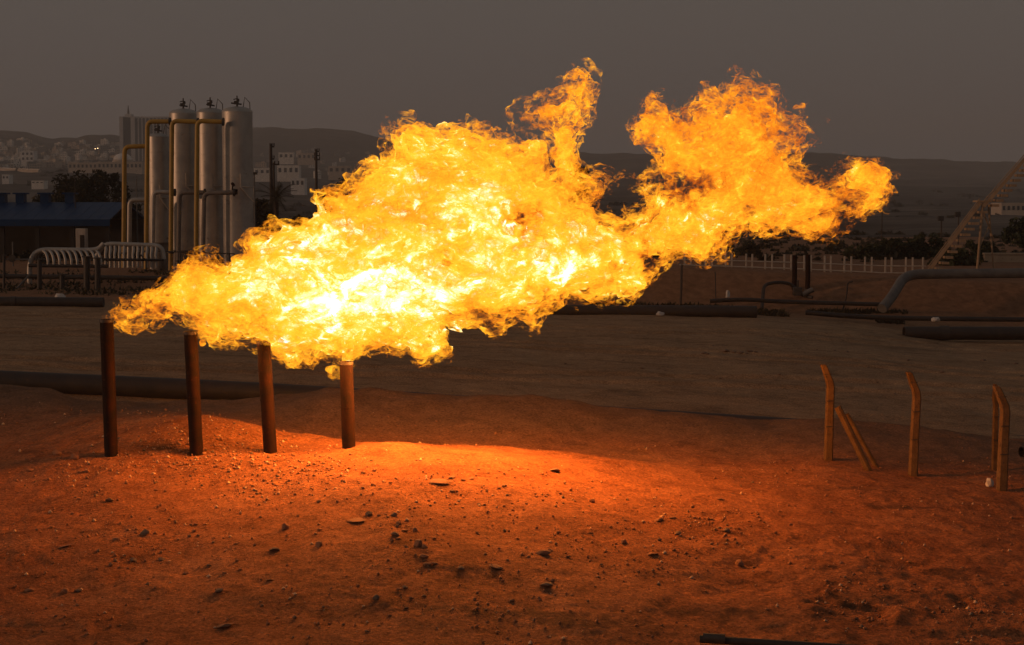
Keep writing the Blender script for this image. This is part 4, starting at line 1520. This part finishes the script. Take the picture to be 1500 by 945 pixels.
protos = []
for (w, d, h, mi, fl, ba) in ((11, 10, 6, 0, 2, 3), (14, 10, 9, 2, 3, 4), (9, 9, 6.5, 1, 2, 2), (16, 11, 6, 1, 2, 5), (10, 10, 9.5, 0, 3, 3), (12, 9, 5, 2, 1, 3)):
    protos.append(house_mesh(w, d, h, HM[mi], fl, ba))
GH = 'houses of the distant hillside town'
HL = ['small pale flat roofed house in the distant hillside town', 'grey three storey block in the distant hillside town', 'narrow tan house in the distant hillside town',
      'wide tan house in the distant hillside town', 'tall pale house in the distant hillside town', 'low grey house in the distant hillside town']
rr = random.Random(5)
spots = []
for k in range(300):
    u = rr.uniform(-60, 178)
    v = rr.uniform(207, 250) if u < 60 else rr.uniform(212, 246)
    spots.append((u, v))
for k in range(46):
    spots.append((rr.uniform(375, 600), rr.uniform(222, 262)))
used = [False] * len(protos)
for (u, v) in spots:
    p = hit(u, v, 700, 3800)
    if p.y > 3300:
        continue
    i = rr.randrange(len(protos))
    if used[i]:
        o = protos[i].copy()
        COL.objects.link(o)
    else:
        o = protos[i]
        used[i] = True
    o.location = p
    o.rotation_euler = (0, 0, rr.uniform(-0.5, 0.5))
    k = rr.uniform(0.45, 0.9)
    o.scale = (k, k, k * rr.uniform(0.85, 1.1))
    tag(o, HL[i], 'house', GH)
for i, f in enumerate(used):
    if not f:
        bpy.data.objects.remove(protos[i])


def block(name, u0, u1, v0, v1, Y, mat, label, cat, floors, bays, depth=14):
    """a building that spans photo columns u0..u1, rows v0 (roof) .. v1 (foot)"""
    a, b = at(u0, v1, Y), at(u1, v0, Y)
    w, h = b.x - a.x, b.z - a.z
    t = thing(name, label, cat, ((a.x + b.x) / 2, Y + depth / 2, a.z))
    mb = MB()
    mb.plainbox((0, 0, h / 2 - 3), (w, depth, h + 6))
    x = mb.build('wall', mat, smooth=False)
    x.parent = t
    mb = MB()
    mb.plainbox((0, 0, h + 0.25), (w * 1.02, depth * 1.02, 0.5))
    x = mb.build('roof', mat, smooth=False)
    x.parent = t
    fh = h / floors
    for f in range(floors):
        for k in range(bays):
            mb = MB()
            mb.plainbox((-w / 2 + w * (k + 0.5) / bays, -depth / 2 - 0.05, fh * (f + 0.52)), (w / bays * 0.5, 0.2, fh * 0.5))
            x = mb.build('window', WIN, smooth=False)
            x.parent = t
    return t


block('white_house', 31, 49, 222, 236, 1700, HM[3], 'white two storey house with large dark windows in the hillside town', 'house', 2, 3)
block('long_hall', 100, 142, 239, 248, 1350, HM[1], 'long low tan hall at the foot of the hillside town', 'hall', 1, 7)
block('long_hall', 143, 208, 238, 248, 1330, HM[1], 'longest tan hall, running behind the ochre risers', 'hall', 1, 11)
block('long_shed', 408, 430, 224, 233, 1900, HM[0], 'pale shed with a slanting edge high on the slope beside the tall pole', 'shed', 1, 3)
block('long_shed', 436, 462, 225, 234, 1900, HM[1], 'tan shed high on the slope just before the crossarm pole', 'shed', 1, 4)
block('long_shed', 406, 438, 243, 256, 1450, HM[0], 'wide pale shed in the middle of the slope between the two poles', 'shed', 1, 4)
block('long_shed', 372, 396, 247, 256, 1420, HM[0], 'pale shed just beside the edge of the widest vessel', 'shed', 1, 3)
block('long_shed', 481, 515, 244, 254, 1500, HM[1], 'tan shed on the slope beside the upper edge of the flame', 'shed', 1, 4)
block('long_shed', 426, 446, 262, 274, 1100, HM[3], 'white stepped shed low on the slope between the two poles', 'shed', 1, 3)
block('small_hut', 3, 13, 257, 263, 1000, HM[3], 'tiny pale hut on the bare slope below the town', 'hut', 1, 2, 8)
block('small_hut', 46, 64, 266, 269, 900, HM[0], 'low pale hut on the bare slope above the dark trees', 'hut', 1, 3, 8)
block('white_barracks', 1467, 1530, 299, 311, 640, HM[1], 'long pale building with square windows behind the stairway', 'building', 1, 9)

# retaining walls / terrace roads of the slope
for (pts, lab) in (([(90, 228), (130, 221), (176, 214)], 'pale terrace wall climbing across the hillside town'), ([(0, 249), (30, 251), (58, 252)], 'pale boundary wall along the foot of the hillside town'),
                   ([(0, 211), (20, 209), (36, 208)], 'pale terrace wall high on the hillside town')):
    P = [hit(u, v, 700, 3300) for u, v in pts]
    t = thing('terrace_wall', lab, 'wall', P[0])
    mb = MB()
    mb.tube([p + Vector((0, 0, 0.3)) for p in P], 1.7, 4)
    mb.build('masonry', HM[1], t, smooth=False)
    mb = MB()
    mb.tube([p + Vector((0, 0, 2.0)) for p in P], 0.4, 4)
    mb.build('coping', HM[0], t, smooth=False)

# domed hall
p = at(180, 239, 1500)
t = thing('domed_hall', 'round hall with a pale dome seen behind the lowest ochre riser', 'hall', p)
mb = MB()
mb.lathe([(9, -8), (9, 3)], p, 24)
mb.build('wall', HM[1], t, smooth=False)
mb = MB()
mb.lathe([(8.4 * math.cos(a), 3 + 6 * math.sin(a)) for a in np.linspace(0, 1.5707, 9)], p, 24)
mb.build('dome', HM[3], t)


# office tower: pale side slabs, recessed dark glass bay, ribbed main front, mast
def tower():
    Y = 2000.0
    s = FPX / Y
    a, b = at(176.5, 252, Y), at(250, 172, Y)
    W, Hh = b.x - a.x, b.z - a.z
    c = Vector(((a.x + b.x) / 2, Y, a.z))
    t = thing('office_tower', 'wide hazy office tower with a dark glass bay and a roof mast', 'tower', c)
    x0 = -W / 2
    u2 = lambda u: x0 + (u - 176.5) / s
    grey = surface('tower_concrete', (0.42, 0.40, 0.39), (0.50, 0.48, 0.47), 0.05, 0.8, 0, 0)
    glass = surface('tower_glass', (0.015, 0.02, 0.025), (0.03, 0.036, 0.042), 0.05, 0.25, 0, 0)
    glass2 = surface('tower_blue_glass', (0.04, 0.055, 0.07), (0.065, 0.08, 0.095), 0.05, 0.3, 0, 0)

    def put(name, mat, boxes):
        mb = MB()
        for (xa, xb, ya, yb, za, zb) in boxes:
            mb.plainbox(((xa + xb) / 2, (ya + yb) / 2, (za + zb) / 2), (xb - xa, yb - ya, zb - za))
        o = mb.build(name, mat, smooth=False)
        o.parent = t
    put('core', grey, [(u2(180), u2(250), 4, 26, -12, Hh - 1)])
    put('side_slab', grey, [(u2(176.5), u2(181.5), -2, 27, -12, Hh + 1)])
    put('side_slab', grey, [(u2(193), u2(199), -2, 27, -12, Hh + 1)])
    put('glass_bay', glass, [(u2(181.5), u2(193), 1, 4, -12, Hh)])
    put('glass_front', glass2, [(u2(199), u2(250), 0, 4, -12, Hh - 1)])
    for k in range(9):
        u = 203 + k * 5.4
        put('rib', grey, [(u2(u), u2(u + 1.6), -1.2, 0, -12, Hh)])
    put('parapet', grey, [(u2(181.5), u2(193), 0, 26, Hh, Hh + 1), (u2(199), u2(250), -0.5, 26, Hh - 1, Hh + 1)])
    put('plant_room', grey, [(u2(182), u2(192), 6, 18, Hh + 1, Hh + 4.5)])
    mb = MB()
    mb.tube([Vector((u2(186.5), 10, Hh + 4)), Vector((u2(186.5), 10, Hh + 9)), Vector((u2(186.5), 10, Hh + 15))], [1.6, 1.2, 0.4], 8)
    o = mb.build('mast', WIN)
    o.parent = t


tower()

# lit lamps of the town
WARM, COLD = lamp_mat('warm_lamp_glow', (1.0, 0.62, 0.3), 7), lamp_mat('cold_lamp_glow', (1.0, 0.93, 0.88), 16)
for (u, v, Y, r, m, lab) in ((143.2, 217.3, 1700, 0.42, WARM, 'brighter lit street lamp of the twin lamps on the town slope'), (139.5, 218, 1690, 0.36, WARM, 'dimmer lit street lamp of the twin lamps on the town slope'),
                             (6.5, 285, 300, 0.14, COLD, 'lit white yard lamp beyond the blue ridge vents')):
    q = at(u, v, Y)
    zg = gz(q.x, Y)
    t = thing('street_lamp', lab, 'street lamp', (q.x, Y, zg), 'lit lamps in the distance')
    mb = MB()
    mb.tube([Vector((q.x, Y, zg - 0.5)), q], r * 0.3, 6)
    mb.build('pole', M['wood'], t)
    mb = MB()
    mb.lathe([(r * math.cos(a), r * math.sin(a)) for a in np.linspace(-1.57, 1.57, 7)], q, 10)
    mb.build('bulb', m, t)

# ------------------------------------------------------------------ stones on the slope
import bmesh as _bm


def rock_mesh(seed, flat):
    g = random.Random(seed)
    bm = _bm.new()
    for k in range(22):
        d = Vector((g.gauss(0, 1), g.gauss(0, 1), g.gauss(0, 1))).normalized()
        r = g.uniform(0.8, 1.1)
        bm.verts.new((d.x * r, d.y * r * 0.8, d.z * r * flat))
    _bm.ops.convex_hull(bm, input=bm.verts)
    _bm.ops.delete(bm, geom=[v for v in bm.verts if not v.link_faces], context='VERTS')
    _bm.ops.bevel(bm, geom=list(bm.edges), offset=0.06, segments=1, affect='EDGES')
    me = bpy.data.meshes.new('stone')
    bm.to_mesh(me)
    bm.free()
    return me


RK = [rock_mesh(k, (0.75, 0.6, 0.45, 0.3)[k % 4]) for k in range(12)]
for k, me in enumerate(RK):
    me.materials.append(M['dark_stone'] if k % 4 == 1 else M['stone'])


def stone(u, v, wpx, label, k, group=None, hflat=1.0, y0=15.0):
    p = hit(u, v, y0, 60)
    s = wpx / (FPX / p.y) / 2
    o = bpy.data.objects.new('stone', RK[k % len(RK)])
    COL.objects.link(o)
    o.location = p + Vector((0, 0, s * 0.25 * hflat))
    g = random.Random(int(u * 7 + v * 13))
    o.rotation_euler = (g.uniform(-.25, .25), g.uniform(-.25, .25), g.uniform(-0.6, 0.6))
    o.scale = (s, s * g.uniform(0.8, 1.1), s * hflat)
    return tag(o, label, 'stone', group)


SPECIAL = [
    (577, 756, 13, 'angular dark stone at the top of the chain of stones on the bright slope', 1, 1), (584, 768, 10, 'round stone second from the top in the chain of stones', 0, 1),
    (578, 785, 15, 'broad stone halfway down the chain of stones', 5, 1), (592, 778, 10, 'small wedge stone beside the broad one in the chain', 3, 1), (607, 778, 13, 'pointed stone standing off from the middle of the chain', 4, 1),
    (612, 800, 19, 'largest dark round stone in the chain of stones', 4, 1.2), (622, 803, 11, 'small stone pressed against the largest round one', 0, 1), (622, 817, 17, 'flat stone directly below the largest round one', 2, 0.9),
    (626, 828, 17, 'pale flat stone at the lower end of the chain', 6, 0.8), (638, 827, 14, 'dark flat stone at the lower end of the chain', 10, 0.8), (675, 835, 13, 'single dark stone between the chain of stones and the long flat sliver', 1, 0.9),
    (727, 832, 25, 'long thin dark sliver of stone lying flat on the slope', 7, 0.5), (797, 813, 27, 'long block shaped stone on the middle of the slope', 10, 0.8), (806, 807, 10, 'small pale stone resting behind the block shaped one', 6, 0.9),
    (956, 813, 21, 'pale flat sliver of stone alone on the open slope', 3, 0.5), (913, 796, 13, 'small dark pointed stone above the pale flat sliver', 4, 1), (867, 736, 10, 'tiny upright stone on the bright crest side', 8, 1.3),
    (1082, 828, 19, 'rounded grey stone at the edge of the darker ground', 4, 0.9), (550, 879, 14, 'dark upright stone low on the slope', 1, 1.4), (593, 862, 11, 'small dark stone low on the slope beside the upright one', 1, 0.9),
    (418, 775, 15, 'pale upright slab on the slope below the leaning flare pipe', 0, 1.3), (402, 808, 19, 'wide grey stone below the pale upright slab', 5, 0.8), (467, 800, 16, 'grey upright stone between the pale slab and the chain', 4, 1.1),
    (522, 764, 34, 'large sunken slab half buried in the bright slope', 3, 0.4), (540, 755, 14, 'dark stone on the edge of the sunken slab', 1, 1), (645, 708, 36, 'large crusted slab on the brightest part of the slope', 7, 0.5),
    (662, 701, 13, 'dark chip of stone beside the crusted slab', 2, 0.7), (690, 702, 14, 'flat chip of stone farther along from the crusted slab', 7, 0.6), (160, 735, 14, 'grey stone below the flare pipe at the flame tip', 5, 0.9),
    (212, 783, 17, 'dark lumpy stone in the dim part of the slope', 1, 1), (170, 791, 15, 'flat dark stone beside the lumpy one in the dim part', 10, 0.7), (95, 867, 17, 'smooth grey stone of a close pair in the dim slope', 4, 0.7),
    (114, 867, 14, 'smaller dark stone of a close pair in the dim slope', 1, 0.8), (44, 867, 17, 'dark flat stone at the dim lower corner of the slope', 10, 0.8), (113, 888, 8, 'small round reddish stone below the close pair', 8, 1),
    (110, 672, 15, 'dark lump of earth beside the foot of the first flare pipe', 0, 1.1), (83, 666, 17, 'reddish lump of earth beyond the dark lump near the first flare pipe', 8, 0.9), (43, 691, 11, 'pale round stone on the dim side of the crest', 8, 0.9),
    (97, 801, 26, 'large sunken grey stone flush with the dim slope', 7, 0.35), (195, 822, 13, 'dark stone with a ragged top in the dim lower slope', 1, 0.9), (236, 821, 13, 'small dark stone on its own midway down the dim slope', 1, 0.7),
    (273, 841, 13, 'small dark oval stone between the flare pipes and the bottom edge', 10, 0.7), (395, 851, 17, 'grey flat stone low on the slope below the pale slab', 7, 0.5), (320, 868, 18, 'dark ragged stone at the lower middle of the dim slope', 1, 0.8),
    (330, 919, 30, 'long dark stone near the bottom edge of the slope', 10, 0.5), (800, 859, 24, 'dark hollowed stone low on the middle of the slope', 5, 0.6), (812, 691, 20, 'tufted dark clod on the crest of the bright slope', 5, 0.6),
    (965, 763, 24, 'long dark clod on the open slope beyond the pale sliver', 10, 0.5), (985, 760, 14, 'small dark clod touching the long one', 2, 0.6), (992, 783, 16, 'cracked dark clod below the long one', 1, 0.7),
    (1064, 779, 13, 'dark stone at the centre of the gravel patch', 1, 1), (1055, 733, 12, 'dark chip on the upper gravel patch', 2, 0.8),
]
for (u, v, wp, lab, k, hf) in SPECIAL:
    stone(u, v, wp, lab, k, None, hf)
g = random.Random(99)
n = 0
while n < 120:
    u, v = g.uniform(-10, 1505), g.uniform(672, 940)
    dens = 0.35 + 0.9 * math.exp(-((u - 560) / 330) ** 2) + (0.5 if abs(u - 1050) < 70 and abs(v - 760) < 40 else 0)
    if g.random() > dens * 0.7:
        continue
    stone(u, v, g.choice((4, 4, 5, 5, 6, 7, 8, 9)), 'little loose stone scattered on the flame lit dirt slope', g.randrange(12), 'little loose stones on the dirt slope', g.uniform(0.6, 1))
    n += 1
n = 0
while n < 26:
    u, v = g.uniform(650, 1500), g.uniform(490, 590)
    stone(u, v, g.choice((4, 5, 6, 7)), 'small dark clod lying on the packed yard', 1, 'small dark clods on the yard', 0.6, 44.0)
    n += 1


for (u, v, wp) in ((1030, 518, 12), (1036, 519, 8), (1063, 515, 14), (1075, 516, 9), (1085, 517, 10), (1098, 515, 12), (1107, 516, 8), (940, 540, 9), (712, 548, 10), (1240, 516, 8), (1330, 528, 8), (1440, 527, 10), (1488, 533, 9), (1380, 545, 8)):
    stone(u, v, wp, 'small dark clod lying on the packed yard', 1, 'small dark clods on the yard', 0.6, 44.0)


def gravel():
    """loose grit: thousands of chips, one object"""
    g = np.random.default_rng(8)
    n = 22000
    Y = 19 + 17 * g.random(n) ** 1.2
    u = g.uniform(-40, 1540, n)
    X = (u - 750) / FPX * Y
    cl = N_A.fbm(X * 0.7, Y * 0.7, 3.3, 3)
    v = 300 + FPX * (CAM_Z - ground_z(X, Y)) / Y
    pat = 1.0 * np.exp(-((u - 330) / 120) ** 2 - ((v - 670) / 30) ** 2) + 0.9 * np.exp(-((u - 1040) / 50) ** 2 - ((v - 765) / 25) ** 2) + 0.4 * np.exp(-((u - 590) / 60) ** 2 - ((v - 790) / 50) ** 2)
    keep = g.random(n) < np.clip(0.05 + 0.6 * cl + pat, 0.03, 1)
    X, Y = X[keep], Y[keep]
    for (cu, cv, su, sv, m) in ((330, 650, 70, 16, 700), (300, 690, 80, 14, 500), (420, 700, 60, 14, 450), (590, 785, 40, 30, 220), (1045, 768, 45, 16, 380), (235, 655, 50, 12, 420), (650, 712, 60, 14, 300),
                                (480, 690, 60, 18, 400), (130, 690, 60, 10, 250), (880, 800, 60, 20, 220), (1430, 900, 50, 20, 300), (1270, 880, 40, 20, 250), (200, 800, 140, 40, 500)):
        uu, vv = g.normal(cu, su, m), g.normal(cv, sv, m)
        c = hit(cu, cv)
        Y2 = np.clip(c.y - (vv - cv) * 0.045, 19, 37)
        X = np.concatenate([X, (uu - 750) / FPX * Y2])
        Y = np.concatenate([Y, Y2])
    n = len(X)
    Z = ground_z(X, Y)
    s = 0.010 + 0.034 * g.random(n) ** 5
    base = np.array([(1, 0, 0), (-0.5, 0.87, 0), (-0.5, -0.87, 0), (0.1, 0, 0.8), (0, 0, -0.6)])
    V = base[None] * (1 + 0.5 * g.uniform(-1, 1, (n, 5, 3)))
    a = g.uniform(0, 6.28, n)
    ca, sa = np.cos(a)[:, None], np.sin(a)[:, None]
    V = np.stack([V[..., 0] * ca - V[..., 1] * sa, V[..., 0] * sa + V[..., 1] * ca, V[..., 2]], -1) * s[:, None, None]
    V += np.stack([X, Y, Z + s * 0.3], -1)[:, None]
    f = np.array([(0, 1, 3), (1, 2, 3), (2, 0, 3), (1, 0, 4), (2, 1, 4), (0, 2, 4)])
    F = (f[None] + (np.arange(n) * 5)[:, None, None]).reshape(-1, 3)
    me = np_mesh('gravel', V.reshape(-1, 3), F, M['stone'], smooth=False)
    me.materials.append(M['pale_stone'])
    me.materials.append(M['dark_stone'])
    me.polygons.foreach_set('material_index', np.repeat(g.choice([0, 0, 0, 0, 0, 1, 2], n), 6).astype(np.int32))
    o = link('gravel', me)
    tag(o, 'loose grit and gravel strewn over the dirt slope', 'gravel', kind='stuff')


gravel()


def brush():
    g = np.random.default_rng(17)
    n = 5200
    Y = np.exp(g.uniform(np.log(110), np.log(2600), n))
    u = g.uniform(-80, 1600, n)
    X = (u - 750) / FPX * Y
    cl = N_A.fbm(X * 0.02 + 3, Y * 0.008, 1.0, 4)
    k = cl > g.uniform(-0.2, 0.9, n)
    X, Y = X[k], Y[k]
    n = len(X)
    Z = ground_z(X, Y)
    s = (0.25 + 0.9 * g.random(n) ** 2) * np.clip(Y / 350, 0.7, 3.2)
    m = 60
    d = g.normal(0, 1, (n, m, 3))
    d /= np.linalg.norm(d, axis=2)[..., None]
    d *= g.random((n, m, 1)) ** 0.4
    C = np.stack([X, Y, Z], -1)[:, None] + d * np.array([1.3, 1.0, 0.75]) * s[:, None, None]
    a, b = g.normal(0, 0.22, (n, m, 3)) * s[:, None, None], g.normal(0, 0.22, (n, m, 3)) * s[:, None, None]
    V = np.stack([C - a, C + b, C + a, C - b], 2).reshape(-1, 3)
    o = link('brush', np_mesh('brush', V, np.arange(len(V)).reshape(-1, 4), M['leaf'], smooth=False))
    tag(o, 'dark low brush dotted over the plain and the far slopes', 'brush', kind='stuff')


brush()

# ------------------------------------------------------------------ dusty evening air
mh, nt, out = mat_new('dusty_air')
pv = nd(nt, 'ShaderNodeVolumePrincipled', Density=HAZE_DENSITY)
pv.inputs['Color'].default_value = (0.86, 0.84, 0.83, 1)
pv.inputs['Anisotropy'].default_value = 0.0
nt.links.new(pv.outputs[0], out.inputs['Volume'])
hb = MB()
hb.plainbox((0, 2700, 120), (9500, 5600, 300))
hz = hb.build('haze', mh, smooth=False)
tag(hz, 'thin dusty evening air dimming the far hills', 'haze', kind='stuff')
# ------------------------------------------------------------------ light, air, render settings
w = bpy.data.worlds.new('World')
SC.world = w
w.use_nodes = True
nt = w.node_tree
nt.nodes.clear()
SUN_EL, SUN_AZ = 6.0, -106.0          # azimuth from the view axis, negative = towards the frame's west side
sky = nt.nodes.new('ShaderNodeTexSky')
sky.sky_type = 'NISHITA'
sky.sun_disc = False
sky.sun_elevation = R(SUN_EL)
sky.sun_rotation = R(SUN_AZ)
sky.air_density = 2.0
sky.dust_density = 6.0
sky.ozone_density = 1.0
hz_col = mixc(nt, 0.9, sky.outputs[0], (0.97, 0.875, 0.845))     # dust-laden evening air
bg = nt.nodes.new('ShaderNodeBackground')
bg.inputs['Strength'].default_value = 0.1
nt.links.new(hz_col, bg.inputs['Color'])
wo = nt.nodes.new('ShaderNodeOutputWorld')
nt.links.new(bg.outputs[0], wo.inputs['Surface'])

sl = bpy.data.lights.new('sun', 'SUN')
sl.energy = 0.8
sl.angle = R(2.0)
sl.color = (1.0, 0.54, 0.30)
so = bpy.data.objects.new('sun', sl)
COL.objects.link(so)
so.location = (-40, 20, 40)
_d = Vector((math.sin(R(SUN_AZ)) * math.cos(R(SUN_EL)), math.cos(R(SUN_AZ)) * math.cos(R(SUN_EL)), math.sin(R(SUN_EL))))
so.rotation_euler = (-_d).to_track_quat('-Z', 'Y').to_euler()

FIRE_LAMPS = [(600, 510, 0.4, 680, -1.4), (750, 485, 0.4, 1150, -1.6), (480, 470, 0.4, 780, -1.4), (890, 435, 0.4, 500, -1.5), (1060, 310, 0.6, 80, 0), (1200, 310, 0.5, 60, 0), (345, 455, 0.35, 300, -0.9), (215, 455, 0.15, 12, 0.3)]
for (u, v, r, e, dy) in FIRE_LAMPS:
    p = at(u, v, FLAME_Y)
    l = bpy.data.lights.new('fire_glow', 'POINT')
    l.energy = e
    l.shadow_soft_size = r
    l.color = (1.0, 0.285, 0.04)
    o = bpy.data.objects.new('fire_glow', l)
    COL.objects.link(o)
    o.location = (p.x, flame_yc(p.x) + dy, p.z)

vs = SC.view_settings
vs.view_transform = 'Standard'
vs.look = 'None'
vs.exposure = 0
vs.gamma = 1
vs.use_curve_mapping = False
cy = SC.cycles
cy.transparent_max_bounces = 80
cy.max_bounces = 6
cy.diffuse_bounces = 3
cy.glossy_bounces = 3
cy.volume_bounces = 0
cy.caustics_reflective = False
cy.caustics_refractive = False
cy.sample_clamp_indirect = 8
cy.use_denoising = True
try:
    cy.denoiser = 'OPENIMAGEDENOISE'
except Exception:
    pass
